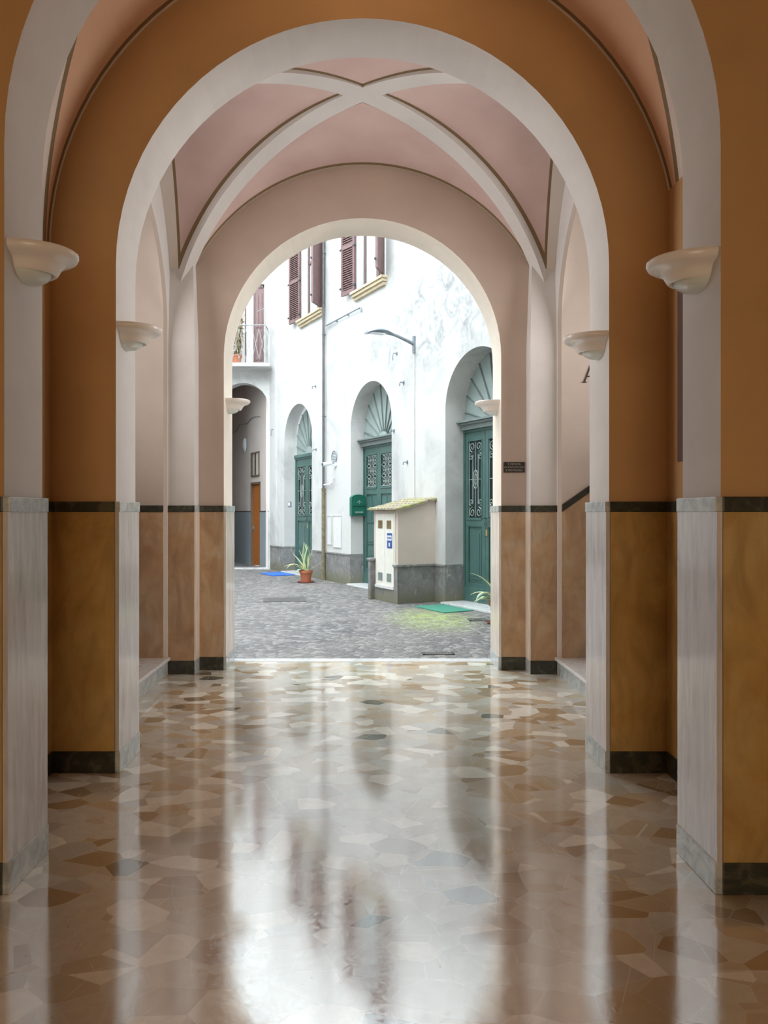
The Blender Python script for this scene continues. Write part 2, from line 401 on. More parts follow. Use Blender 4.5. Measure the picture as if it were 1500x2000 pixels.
def dado(parent, m4, x0, x1, yf, inner=False, z0=0.0, ends=0.0, t=0.015, far=False):
    """stone dado, dark string course and skirting on a wall face at local y = yf facing -y"""
    pm = (M['travertinefar'] if far else M['travertine']) if inner else (M['ochrefar'] if far else M['ochre']); dm = M['greymarble'] if inner else M['darkmarble']
    t2 = t + 0.006
    MB().box(x0, x1, yf - t, yf + 0.002, z0 + 0.125, 1.5).build('dado_panel', pm, parent, m4)
    MB().box(x0 - ends, x1 + ends, yf - t2, yf + 0.002, 1.5, 1.56).build('dado_trim', dm, parent, m4, bevel=0.003)
    MB().box(x0 - ends, x1 + ends, yf - t2, yf + 0.002, z0, z0 + 0.125).build('skirting', dm, parent, m4, bevel=0.003)

# ------------------------------------------------------------------ the hall: floor and cross walls
mb = MB(); mb.box(-2.0, 2.0, -3.2, 4.27, -0.12, 0); mb.box(-1.84, 1.84, 4.27, 7.4, -0.12, 0)
fl = struct(mb.build('floor', M['floor']))
th = struct(MB().box(-1.32, 1.32, 7.4, 7.56, -0.12, 0.003).build('floor_threshold', M['whitemarble']))

def cross_wall(name, y0, y1, hw, spring, X, H):
    mb = MB(); wall_open(mb, -X, X, y0, y1, 0, H, [('arch', 0, hw, 0, spring)], mk=2 if name == 'wall_far' else 0)
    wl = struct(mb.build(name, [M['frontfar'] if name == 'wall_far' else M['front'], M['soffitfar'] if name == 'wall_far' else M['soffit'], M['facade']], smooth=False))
    for s in (-1, 1):
        a, b = (hw, min(X, 3.4)) if s > 0 else (-min(X, 3.4), -hw)
        if name == 'wall_far': a, b = (hw, 1.557) if s > 0 else (-1.557, -hw)
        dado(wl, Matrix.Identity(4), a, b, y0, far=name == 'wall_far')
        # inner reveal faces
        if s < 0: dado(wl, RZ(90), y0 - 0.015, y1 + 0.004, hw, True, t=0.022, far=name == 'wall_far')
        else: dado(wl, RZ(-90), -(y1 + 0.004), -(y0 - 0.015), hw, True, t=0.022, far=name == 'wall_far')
    return wl
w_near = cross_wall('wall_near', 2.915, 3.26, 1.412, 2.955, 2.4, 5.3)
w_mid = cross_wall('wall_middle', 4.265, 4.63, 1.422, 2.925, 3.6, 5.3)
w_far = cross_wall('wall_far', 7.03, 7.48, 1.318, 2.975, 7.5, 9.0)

# bay 1 side walls (between near and middle arch)
for s, nm in ((-1, 'wall_left'), (1, 'wall_right')):
    X = 1.80 if s < 0 else 1.765
    m4 = RZ(90) if s < 0 else RZ(-90)
    a, b = (3.26, 4.265) if s < 0 else (-4.265, -3.26)
    wl = struct(MB().box(a, b, X, X + 0.3, 0, 5.2).build(nm, M['front'], None, m4))
    dado(wl, m4, a, b, X)
    # dark vertical stripe on the side wall below the vault
    yy = 4.10 if s < 0 else 4.10
    xx = yy if s < 0 else -yy
    MB().box(xx - 0.035, xx + 0.035, X - 0.004, X, 1.78 if s > 0 else 1.58, 2.75 if s < 0 else 2.75).build('dark_stripe', M['frame_brown'], wl, m4)
# hall around and behind the camera
for s, nm in ((-1, 'wall_left'), (1, 'wall_right')):
    m4 = RZ(90) if s < 0 else RZ(-90)
    a, b = (-3.0, 2.915) if s < 0 else (-2.915, 3.0)
    wl = struct(MB().box(a, b, 1.95, 2.25, 0, 5.2).build(nm, M['front'], None, m4))
    dado(wl, m4, a, b, 1.95)
wb = struct(MB().box(-2.25, 2.25, -3.2, -3.0, 0, 5.2).build('wall_back', M['front']))

def barrel(name, X, y0, y1, spring, mat):
    mb = MB(); N = 48; ny = 2
    P = [(-X * math.cos(math.pi * i / N), spring + 1.8 * math.sin(math.pi * i / N)) for i in range(N + 1)]
    for a, b in zip(P, P[1:]):
        mb.quad((a[0], y0, a[1]), (a[0], y1, a[1]), (b[0], y1, b[1]), (b[0], y0, b[1]))
        mb.quad((a[0], y0, a[1] + .08), (b[0], y0, b[1] + .08), (b[0], y1, b[1] + .08), (a[0], y1, a[1] + .08))
    return struct(mb.build(name, mat, smooth=True, recalc=False))
barrel('ceiling', 1.80, 3.26, 4.265, 3.0, M['vault1'])
barrel('ceiling', 1.95, -3.0, 2.915, 3.0, M['front'])
# bay 2 groin vault
def vault2():
    mb = MB(); N = 64
    th = [(-math.pi / 2 + math.pi * i / N) for i in range(N + 1)]
    us = [math.sin(t) for t in th]; vs = us
    def h(u, v): return 3.0 + 1.8 * max(math.sqrt(max(0, 1 - u * u)), math.sqrt(max(0, 1 - v * v)))
    V = [(1.8 * u, 5.83 + 1.2 * v, h(u, v)) for v in vs for u in us]
    F = []
    for j in range(N):
        for i in range(N):
            a = j * (N + 1) + i; b = a + 1; c = b + N + 1; d = a + N + 1
            # split along the groin so the arris is sharp
            if (i < N / 2) == (j < N / 2): F += [(a, b, c), (a, c, d)]
            else: F += [(a, b, d), (b, c, d)]
    mb.add(V, F)
    ob = struct(mb.build('ceiling', M['vault2'], smooth=True, recalc=False))
    so = ob.modifiers.new('solidify', 'SOLIDIFY'); so.thickness = 0.06; so.offset = 1
    # crossing ribs
    for sg in (1, -1):
        mb = MB(); prev = None; W = Vector((1.2 * 1, -1.8 * sg, 0)).normalized()
        K = 60; rings = []
        for i in range(K + 1):
            ph = R(-80 + 160 * i / K); t = math.sin(ph); c = math.cos(ph)
            p = Vector((1.8 * t, 5.83 + sg * 1.2 * t, 3.0 + 1.8 * c))
            T = Vector((1.8 * c, sg * 1.2 * c, -1.8 * t)).normalized()
            nn = Vector((-0.832 * T.z * 1, -sg * 0.5547 * T.z, 0)) ; nn.z = math.sqrt(max(0, T.x**2 + T.y**2))
            nn.normalize()      # points out of the room
            lo = p - nn * 0.012; hi = p + nn * 0.06; wd_ = (0.085 - 0.04 * t * t) * W
            rings.append([lo - wd_, lo + wd_, hi + wd_, hi - wd_])
        for a, b in zip(rings, rings[1:]):
            mb.add(a + b, [(0, 1, 5, 4), (1, 2, 6, 5), (2, 3, 7, 6), (3, 0, 4, 7)])
        mb.build('vault_rib', M['soffit'], ob, bevel=0.0)
vault2()
struct(MB().box(-3.7, 3.7, -3.2, 7.03, 5.2, 5.35).build('sky_block_slab', M['front']))  # unseen slab added over the vaults to keep the sky out

# bay 2 sides: arched openings onto the stair landings
for s, nm in ((-1, 'wall_left'), (1, 'wall_right')):
    m4 = RZ(90) if s < 0 else RZ(-90)
    yc = 5.74 * (1 if s < 0 else -1)
    lo, hi = (4.63, 7.03) if s < 0 else (-7.03, -4.63)
    mb = MB(); wall_open(mb, lo, hi, 1.80, 1.83, 0, 5.2, [('arch', yc, 1.085, 0, 3.2)], [('arch', yc, 1.062, 0, 3.2)])
    wl = struct(mb.build(nm, [M['soffit'], M['cream']], None, m4))
    # corner pilasters
    for (ya, yb) in ((6.85, 7.03), (4.63, 4.81)):
        pa, pb = (ya, yb) if s < 0 else (-yb, -ya)
        dy = 0.07; f0, f1 = (pa, pb)
        far_ = ya > 6; near_edge_low = (s < 0) == far_      # which local-x edge faces the bay centre
        g0, g1 = (pa + dy, pb) if near_edge_low else (pa, pb - dy)
        pmb = MB().box(pa, pb, 1.557, 1.80, 0, 3.05)
        pmb.add([(pa, 1.557, 3.05), (pb, 1.557, 3.05), (pb, 1.80, 3.05), (pa, 1.80, 3.05), (g0, 1.585, 3.85), (g1, 1.585, 3.85), (g1, 1.80, 3.85), (g0, 1.80, 3.85)],
                [(4, 5, 6, 7), (0, 1, 5, 4), (1, 2, 6, 5), (2, 3, 7, 6), (3, 0, 4, 7)])
        pl = pmb.build('pilaster', M['soffit'], wl, m4)
        if ya > 6:
            x0, x1 = (1.557, 1.80) if s > 0 else (-1.80, -1.557)
            MB().box(x0, x1, 6.838, 6.85, 0.125, 1.5).build('dado_panel', M['ochrefar'], pl)
            MB().box(x0 - .004, x1 + .004, 6.832, 6.85, 1.5, 1.56).build('dado_trim', M['darkmarble'], pl)
            MB().box(x0 - .004, x1 + .004, 6.832, 6.85, 0, 0.125).build('skirting', M['darkmarble'], pl)
            xi = 1.557 * s; xj = xi - s * 0.012; X0, X1 = min(xi, xj), max(xi, xj)
            MB().box(X0, X1, 6.838, 7.03, 0.125, 1.5).build('dado_panel', M['travertinefar'], pl)
            MB().box(X0, X1, 6.832, 7.03, 1.5, 1.56).build('dado_trim', M['greymarble'], pl)
            MB().box(X0, X1, 6.832, 7.03, 0, 0.125).build('skirting', M['greymarble'], pl)
    # landing recess shell
    xo = 3.5
    mb = MB(); L = (lambda x: -x) if s < 0 else (lambda x: x)
    xa, xb = sorted((s * 1.83, s * xo))
    end = struct(MB().box(xa, xb, 6.80, 7.03, 0, 5.2).build('wall_landing_end', M['cream']))
    struct(MB().box(xa, xb, 4.63, 4.68, 0, 5.2).build('wall_landing_near', M['cream']))
    xs = sorted((s * xo, s * (xo + .15)))
    struct(MB().box(xs[0], xs[1], 4.63, 7.03, 0, 5.2).build('wall_landing_side', M['cream']))
    if s < 0:
        MB().box(xa, xb, 6.785, 6.80, 0.158, 1.5).build('dado_panel', M['ochrefar'], end)
        MB().box(xa, xb, 6.78, 6.80, 1.5, 1.56).build('dado_trim', M['darkmarble'], end)
    else:
        k = 0.70; xq = 1.83
        MB().prism([(xq, 0.158), (xb, 0.158), (xb, 1.5 + k * (xb - xq)), (xq, 1.5)], 6.785, 6.80).build('dado_panel', M['ochrefar'], end)
        MB().prism([(xq, 1.5), (xb, 1.5 + k * (xb - xq)), (xb, 1.565 + k * (xb - xq)), (xq, 1.565)], 6.78, 6.80).build('dado_trim', M['darkmarble'], end)
        # painted serif letter beside the stairs
        x0 = 2.02; z0 = 2.69; H = 0.16; q = lambda a, b: (x0 + a * H, z0 + b * H)
        mb = MB()
        mb.prism([q(.06, .0), q(.15, 0), q(.52, 1), q(.44, 1)], 6.795, 6.799)
        mb.prism([q(.78, 0), q(.96, 0), q(.56, 1), q(.44, 1)], 6.795, 6.799)
        mb.prism([q(.25, .32), q(.75, .32), q(.73, .38), q(.27, .38)], 6.795, 6.799)
        mb.prism([q(-.04, 0), q(.26, 0), q(.26, .04), q(-.04, .04)], 6.795, 6.799)
        mb.prism([q(.66, 0), q(1.08, 0), q(1.08, .04), q(.66, .04)], 6.795, 6.799)
        mb.build('painted_letter', M['inkbrown'], end)
    # raised landing / first step
    xf = s * 1.80; xa2, xb2 = sorted((xf, s * xo))
    st = struct(MB().box(xa2, xb2, 4.68, 6.80, 0, 0.128).build('trim_1' if s < 0 else 'trim_2', M['greymarble']))
    xn = s * 1.775; xa3, xb3 = sorted((xn, s * xo))
    MB().box(xa3, xb3, 4.66, 6.84, 0.128, 0.16).build('step_tread', M['whitemarble'], st, bevel=0.008)
    if s > 0:
        for i in range(5):
            x0 = 2.14 + .26 * i
            MB().box(x0, 3.49, 4.69, 6.79, 0.16 + .165 * i, 0.16 + .165 * (i + 1)).build('stair_step', M['whitemarble'], st, bevel=0.006)

# ------------------------------------------------------------------ wall sconces
def sconce():
    t = empty('wall_sconce')
    prof = [(0.0, -0.004), (0.195, -0.004), (0.207, 0.0), (0.214, -0.006), (0.215, -0.018), (0.208, -0.032), (0.190, -0.042), (0.164, -0.050), (0.147, -0.064), (0.137, -0.082), (0.130, -0.094), (0.122, -0.099), (0.114, -0.096), (0.110, -0.088), (0.0, -0.088)]
    MB().lathe(prof, 40, math.pi, 2 * math.pi, sx=0.78).build('lamp_shade', M['sconce'], t, smooth=True)
    prof = [(0.104, -0.080), (0.102, -0.096), (0.090, -0.113), (0.066, -0.127), (0.035, -0.134), (0.0, -0.136)]
    MB().lathe(prof, 32, math.pi, 2 * math.pi, sx=0.95).build('glass_bowl', M['sconceglass'], t, smooth=True)
    MB().box(-0.06, 0.06, -0.02, 0, -0.08, -0.01).build('wall_bracket', M['sconce'], t)
    return t
def dup(root):
    r = root.copy(); COL.objects.link(r)
    for ch in list(root.children):
        c = ch.copy(); COL.objects.link(c); c.parent = r
        for g in list(ch.children):
            d = g.copy(); COL.objects.link(d); d.parent = c
    return r
S0 = sconce()
sp = [(-1.412, 3.10, 2.590, 90, 'white half-bowl wall sconce on the left pier nearest the camera'),
      (1.412, 3.10, 2.556, -90, 'white half-bowl wall sconce on the right pier nearest the camera'),
      (-1.422, 4.44, 2.606, 90, 'white half-bowl wall sconce on the left pier of the middle arch'),
      (1.422, 4.44, 2.552, -90, 'white half-bowl wall sconce on the right pier of the middle arch'),
      (-1.318, 7.26, 2.598, 90, 'small distant white sconce on the left jamb of the courtyard archway'),
      (1.318, 7.26, 2.582, -90, 'small distant white sconce on the right jamb of the courtyard archway')]
for i, (x, y, z, rz, lb) in enumerate(sp):
    o = S0 if i == 0 else dup(S0)
    o.location = (x, y, z); o.rotation_euler = (0, 0, R(rz)); tag(o, lb, 'wall lamp', 'white bowl sconces along the passage')

# ------------------------------------------------------------------ text helper (strokes from the built-in font turned to mesh)
def text_mesh(name, body, size, mat, parent, loc, ext=0.001):
    cu = bpy.data.curves.new(name + '_font', 'FONT'); cu.body = body; cu.size = size; cu.align_x = 'CENTER'; cu.align_y = 'CENTER'; cu.extrude = ext
    to = bpy.data.objects.new(name + '_tmp', cu); COL.objects.link(to)
    bpy.context.view_layer.update()
    me = bpy.data.meshes.new_from_object(to.evaluated_get(bpy.context.evaluated_depsgraph_get()))
    bpy.data.objects.remove(to); bpy.data.curves.remove(cu)
    me.transform(Matrix.Translation(loc) @ Matrix.Rotation(R(90), 4, 'X'))
    me.materials.clear(); me.materials.append(mat)
    ob = bpy.data.objects.new(name, me); COL.objects.link(ob); ob.parent = parent
    return ob
# plaque on the right far pier
t = tag(empty('notice_plaque', (1.441, 7.03, 1.925)), 'small dark plaque with three lines of lettering on the right far pier', 'sign')
MB().box(-0.101, 0.101, -0.008, 0, -0.05, 0.05).build('plate', M['black'], t, bevel=0.002)
for k, (tx, sz) in enumerate((('\u00c8 VIETATA', 0.026), ('LA SOSTA DI CICLI', 0.0225), ('E MOTOCICLI', 0.026))):
    text_mesh('lettering', tx, sz, M['letter'], t, (0, -0.009, 0.029 - 0.029 * k))

# ------------------------------------------------------------------ courtyard
g = struct(MB().box(-9, 7, 7.56, 30, -0.2, 0).build('floor_courtyard', M['cobble']))
P0 = Vector((1.217, 12.38, 0)); dv = Vector((-0.460, 0.888, 0)); ni = Vector((0.888, 0.460, 0)); RF = -62.6
FM = Matrix.Translation(P0) @ RZ(RF)
def F(s, out=0.0, z=0.0): p = P0 + dv * s - ni * out; return (p.x, p.y, z)
# local x of the facade frame = -s ; local -y = towards the courtyard
AR = [('arch', -6.03, 0.87, 0, 3.22), ('arch', -2.32, 0.85, 0, 3.20), ('arch', 1.155, 0.85, 0, 3.18)]
mb = MB(); wall_open(mb, -7.86, 6.0, 0, 0.6, 0, 5.2, AR, ms=0)
wall_open(mb, -7.86, 6.0, 0, 0.6, 5.2, 14.0, [('rect', -5.16, 0.62, 6.0, 8.1), ('rect', -2.30, 0.60, 5.93, 8.1)], ms=0)
fac = struct(mb.build('wall_courtyard_right', [M['facade'], M['facade']], None, FM))
# plinth
def plinth(x0, x1, y=0.0, back=0.0, cap=True, par=fac, name='plinth'):
    MB().box(x0, x1, y - 0.02, y + back + 0.001, 0, 0.60).build(name, M['basalt'], par, FM)
    MB().box(x0, x1, y - 0.035, y + back + 0.001, 0.60, 0.635).build(name + '_cap', M['basalt'], par, FM, bevel=0.005)
for x0, x1 in ((-7.86, -6.90), (-5.16, -3.17), (-1.47, 0.305), (2.005, 6.0)): plinth(x0, x1)
# plinth on the reveals
for (_, xc, hw, _, _), r in zip(AR, (0.28, 0.28, 0.35)):
    for sx in (-1, 1):
        xe = xc + sx * hw; a, b = sorted((xe, xe - sx * 0.012))
        MB().box(a, b, -0.02, r, 0, 0.60).build('plinth', M['basalt'], fac, FM)
        MB().box(a - .004, b + .004, -0.02, r, 0.60, 0.635).build('plinth_cap', M['basalt'], fac, FM)
MB().box(-7.86, -7.42, -0.03, 0.001, 0.635, 14.0).build('pilaster_strip', M['facade'], fac, FM)
# door steps
for xc, r in ((-6.03, .28), (-2.32, .28), (1.155, .35)):
    MB().box(xc - .85, xc + .85, -0.10, r + .1, 0, 0.035).build('door_step', M['whitemarble'], fac, FM, bevel=0.006)

def scroll(cx, cz, r, a0, turns, y=-0.0, n=26, sgn=1):
    pts = []
    for i in range(n + 1):
        f = i / n; rr = r * (1 - 0.78 * f); a = a0 + sgn * turns * 2 * math.pi * f
        pts.append((cx + rr * math.cos(a), y, cz + rr * math.sin(a)))
    return pts
def make_door(name, s_c, r, meet, gz0, gz1, canopy, dense, hub=0.0):
    """double door with fanlight, viewed face towards local -y; local x from -0.85 to 0.85"""
    d = struct(empty(name, F(s_c, -r, 0), R(RF)))
    hw = 0.84; fy = 0.0
    wleaf = meet + hw - 0.03
    x0 = -hw + 0.03; x1 = meet; x2 = min(hw - 0.03, meet + wleaf)
    mb = MB(); mb.box(-hw - .01, x0, 0.0, 0.09, 0.035, 2.86); mb.box(x2, hw + .01, 0.0, 0.09, 0.035, 2.86); mb.box(-hw, hw, 0.0, 0.09, 2.80, 2.90)
    mb.build('door_frame', M['green'], d, bevel=0.006)
    for k, (a, b) in enumerate(((x0, x1 - .004), (x1 + .004, x2))):
        lf = MB(); st = 0.085
        lf.box(a, a + st, 0.02, 0.065, 0.04, 2.80); lf.box(b - st, b, 0.02, 0.065, 0.04, 2.80)
        lf.box(a + st, b - st, 0.02, 0.065, gz1, 2.80); lf.box(a + st, b - st, 0.02, 0.065, gz0 - .14, gz0)
        lf.box(a + st, b - st, 0.02, 0.065, 0.04, 0.34); lf.box(a - .0, b + .0, 0.0, 0.03, 0.04, 0.27)
        lf.box(a + st, b - st, 0.045, 0.06, 0.34, gz0 - .14)            # recessed field
        zs = [0.40, gz0 - .20] if not dense else [0.40, 0.80, 0.84, 1.24, 1.28, gz0 - .18]
        for q in range(0, len(zs), 2):
            za, zb = zs[q], zs[q + 1]
            if dense and q == 4:
                xm = (a + b) / 2; lf.box(a + st + .02, xm - .015, 0.03, 0.05, za, zb); lf.box(xm + .015, b - st - .02, 0.03, 0.05, za, zb)
            else:
                lf.box(a + st + .03, b - st - .03, 0.032, 0.05, za, zb); lf.box(a + st + .07, b - st - .07, 0.022, 0.05, za + .05, zb - .05)
        # moulding round the glass
        for (p0, p1, q0, q1) in ((a + st - .012, a + st + .006, gz0, gz1), (b - st - .006, b - st + .012, gz0, gz1)):
            lf.box(p0, p1, 0.010, 0.03, q0, q1)
        lf.box(a + st, b - st, 0.005, 0.03, gz0 - .03, gz0 + .005); lf.box(a + st, b - st, 0.010, 0.03, gz1 - .005, gz1 + .015)
        leaf = lf.build('door_leaf', M['green'], d, bevel=0.004)
        MB().box(a + st, b - st, 0.050, 0.056, gz0, gz1).build('glass_pane', M['glass_dark'], leaf)
        gr = MB(); cx = (a + b) / 2; gw = (b - a) / 2 - st; rr = 0.0075; y = 0.03
        if not dense:
            H = gz1 - gz0
            for sx in (-1, 1):
                gr.tube([(cx + sx * gw * .92, y, gz0 + .02), (cx + sx * gw * .92, y, gz1 - .02)], rr * .8, 6)
                gr.tube([(cx + sx * gw * .40, y, gz0 + .18 * H), (cx + sx * gw * .40, y, gz1 - .18 * H)], rr, 6)
                for (zc, sg, a0) in ((gz1 - .10, 1, -90), (gz0 + .10, -1, 90)):
                    gr.tube(scroll(cx + sx * gw * .48, zc, gw * .44, R(a0), 1.35, y, sgn=sg * sx), rr, 6)
                for (zc, sg, a0) in ((gz1 - .26, -1, 90), (gz0 + .26, 1, -90)):
                    gr.tube(scroll(cx + sx * gw * .66, zc, gw * .30, R(a0), 1.2, y, sgn=sg * sx), rr, 6)
            zm = (gz0 + gz1) / 2
            gr.tube([(cx + gw * .34 * math.cos(2 * math.pi * i / 24), y, zm + .15 * math.sin(2 * math.pi * i / 24)) for i in range(24)], rr, 6, closed=True)
            gr.tube([(cx + gw * .2 * math.cos(2 * math.pi * i / 24), y, zm + .09 * math.sin(2 * math.pi * i / 24)) for i in range(24)], rr * .8, 6, closed=True)
            gr.tube([(cx - gw, y, zm), (cx + gw, y, zm)], rr * .8, 6)
            gr.tube([(cx, y, gz0 + .02), (cx, y, gz1 - .02)], rr * .8, 6)
        else:
            H = gz1 - gz0; n = 3
            for i in range(n):
                zc = gz0 + H * (i + .5) / n
                for sx in (-1, 1):
                    for sz in (-1, 1):
                        gr.tube(scroll(cx + sx * gw * .5, zc + sz * H / n * .22, gw * .42, R(90 * sz), 1.3, y, 18, sgn=sx * sz), rr * .85, 5)
                gr.tube([(cx - gw, y, zc - H / n * .5), (cx, y, zc), (cx + gw, y, zc + H / n * .5)], rr * .7, 5)
                gr.tube([(cx - gw, y, zc + H / n * .5), (cx, y, zc), (cx + gw, y, zc - H / n * .5)], rr * .7, 5)
            for z in (gz0 + .02, gz1 - .02): gr.tube([(cx - gw, y, z), (cx + gw, y, z)], rr, 5)
        gr.build('door_grille', M['iron'], leaf, smooth=True)
        if k == 1:
            kb = MB(); kb.box(a + .02, a + .06, 0.008, 0.022, 1.12, 1.22); kb.lathe([(0, 0), (.016, 0), (.02, .012), (.014, .03), (0, .034)], 12, c=(0, 0, 0))
            kb.build('door_lock', M['brass'], leaf)
            hb = MB(); hb.tube([(a + .035, 0.02, 1.40), (a + .035, -0.03, 1.40), (a - .04, -0.035, 1.40)], 0.008, 8)
            hb.tube([(a + .03 + .025 * math.cos(t_), -0.005, 1.31 + .03 * math.sin(t_)) for t_ in [i * math.pi / 8 for i in range(16)]], 0.005, 6, closed=True)
            hb.build('door_handle', M['darkiron'], leaf, smooth=True)
    # fanlight
    zb = 2.90; sp_ = 3.20; fr = 0.85
    pts = [(-fr, zb), (fr, zb)] + [(fr * math.cos(math.pi * i / 32), sp_ + fr * math.sin(math.pi * i / 32)) for i in range(33)]
    fn = MB().prism(pts, 0.05, 0.09).build('fanlight', M['palegreen'], d)
    fb = MB(); nb = 11
    def rim(a):
        # distance from the hub at (0, zb) to the stilted arch outline along angle a
        dx, dz = math.cos(a), math.sin(a); best = 3
        t1 = fr / abs(dx) if abs(dx) > 1e-6 else 9
        if zb + t1 * dz <= sp_: best = t1
        else:
            b_ = dz * (zb - sp_); c_ = (zb - sp_) ** 2 - fr * fr; best = -b_ + math.sqrt(b_ * b_ - c_)
        return best - 0.01
    for i in range(1, nb):
        a = math.pi * i / nb; L = rim(a); u = Vector((math.cos(a), 0, math.sin(a))); p = Vector((-math.sin(a), 0, math.cos(a)))
        o0 = Vector((hub, 0.05, zb)); wi, wo = 0.008, 0.016
        v = [o0 + u * .17 - p * wi, o0 + u * .17 + p * wi, o0 + u * L + p * wo, o0 + u * L - p * wo]
        top = [o0 + u * .17 + Vector((0, -.03, 0)), o0 + u * L + Vector((0, -.03, 0))]
        fb.add(v + top, [(0, 4, 5, 3), (1, 2, 5, 4), (0, 1, 4), (3, 5, 2)])
    fb.build('fanlight_ray', M['greygreen'], fn)
    MB().prism([(hub + .19 * math.cos(math.pi * i / 16), zb + .19 * math.sin(math.pi * i / 16)) for i in range(17)], 0.0, 0.05).build('fanlight_hub', M['palegreen'], fn)
    if canopy:
        cb = MB(); cb.prism([(0, 0)] * 0 + [(-.84, 2.84), (.84, 2.84), (.84, 2.98), (-.84, 2.98)], -0.06, 0.05)
        cb.box(-.845, .845, -0.14, 0.04, 2.955, 2.99); cb.box(-.845, .845, -0.10, 0.04, 2.92, 2.955)
        cb.build('door_cornice', M['greygreen'], d, bevel=0.005)
    else:
        MB().box(-.845, .845, -0.03, 0.06, 2.84, 2.92).build('door_cornice', M['green'], d, bevel=0.006)
    return d
make_door('door_1', -1.155, 0.35, -0.27, 1.40, 2.66, True, False)
make_door('door_2', 2.32, 0.28, -0.19, 2.0, 2.66, True, True)
make_door('door_3', 6.03, 0.28, -0.12, 1.42, 2.62, False, False)

# upper windows
def make_window(name, s_c, zs, hw, shut):
    wv = struct(empty(name, F(s_c, 0, 0), R(RF)))
    top = 8.1
    fr = MB(); y = 0.16
    fr.box(-hw, -hw + .07, y, y + .07, zs, top); fr.box(hw - .07, hw, y, y + .07, zs, top); fr.box(-hw, hw, y, y + .07, zs, zs + .07); fr.box(-hw, hw, y, y + .07, top - .07, top)
    fr.box(-.05, .05, y - .01, y + .06, zs, top); fr.box(-hw, hw, y, y + .06, 7.35, 7.41)
    fr.build('window_frame', M['frame_brown'], wv, bevel=0.004)
    MB().box(-hw + .07, hw - .07, y + .03, y + .04, zs + .07, top - .07).build('glass_pane', M['curtain'], wv)
    sl = MB(); sl.box(-hw - .07, hw + .07, -.13, .14, zs - .05, zs); sl.box(-hw - .05, hw + .05, -.10, .0, zs - .11, zs - .05); sl.box(-hw - .03, hw + .03, -.06, .0, zs - .17, zs - .11)
    sl.build('window_sill', M['sill'], wv, bevel=0.006)
    for side, ang, wd in shut:
        # shutter local: hinge at origin, panel extends +x (for side +1) or -x
        m4 = Matrix.Translation((side * (hw - .0), -0.02, 0)) @ Matrix.Rotation(R(-ang) * side, 4, 'Z')
        sb = MB(); X = lambda a, b: (min(side * a, side * b), max(side * a, side * b))
        def bx(a, b, y0, y1, z0, z1): p, q = X(a, b); sb.box(p, q, y0, y1, z0, z1)
        T = .045; bx(0, .055, -T, 0, zs + .01, top); bx(wd - .055, wd, -T, 0, zs + .01, top)
        for (z0, z1) in ((zs + .01, zs + .10), (zs + .95, zs + 1.03), (top - .09, top)): bx(.05, wd - .05, -T, 0, z0, z1)
        z = zs + .12
        while z < top - .12:
            if not (zs + .92 < z < zs + 1.03):
                p, q = X(.05, wd - .05)
                sb.add([(p, -.004, z + .035), (q, -.004, z + .035), (q, -.041, z), (p, -.041, z), (p, -.004, z + .045), (q, -.004, z + .045), (q, -.041, z + .010), (p, -.041, z + .010)],
                       [(0, 1, 2, 3), (7, 6, 5, 4), (0, 4, 5, 1), (3, 2, 6, 7), (0, 3, 7, 4), (1, 5, 6, 2)])
            z += .046
        bx(.05, wd - .05, -.010, -.003, zs + .05, top - .05)
        sh = sb.build('shutter', M['shutter'], wv, m4)
        hb = MB()
        for z in (zs + .15, zs + .95, top - .2):
            p, q = X(wd - .02, wd + .035); hb.box(p, q, -.06, -.03, z, z + .03)
            p, q = X(-.03, .05); hb.box(p, q, -.055, -.02, z, z + .03)
        hb.build('shutter_hinge', M['darkiron'], sh, m4)
make_window('window_1', 5.16, 6.02, 0.62, [(-1, 8, 0.50), (1, 48, 0.50)])
make_window('window_2', 2.30, 5.93, 0.60, [(-1, 12, 0.44), (1, 44, 0.50)])

# ---- own building: left side of the courtyard, arched passage, balcony
mb = MB(); wall_open(mb, -8.2, -2.40, 19.4, 19.75, 0, 5.2, [('arch', -3.13, 0.665, 0, 4.22)], ms=1)
mb2 = mb; wall_open(mb2, -8.2, -2.40, 19.4, 19.75, 5.2, 14.0, [('rect', -2.835, 0.255, 5.3, 7.48)], ms=0)
wl = struct(mb.build('wall_courtyard_end', [M['facade'], M['facade']]))
MB().box(-3.795, -2.465, 19.36, 19.75, 0, 0.03).build('threshold', M['whitemarble'], wl)
for (a, b) in ((-8.2, -3.795), (-2.465, -2.40)):
    MB().box(a, b, 19.385, 19.40, 0, 0.0 + 1.5).build('dado_panel', M['facade'], wl)
# jamb dado
MB().box(-2.478, -2.465, 19.41, 19.75, 0.03, 1.5).build('dado_panel', M['blue_grey'], wl)
MB().box(-2.485, -2.465, 19.40, 19.75, 1.5, 1.535).build('dado_trim', M['darkiron'], wl)
struct(MB().box(-8.4, -8.2, 7.48, 19.75, 0, 14.0).build('wall_courtyard_left', M['facade']))
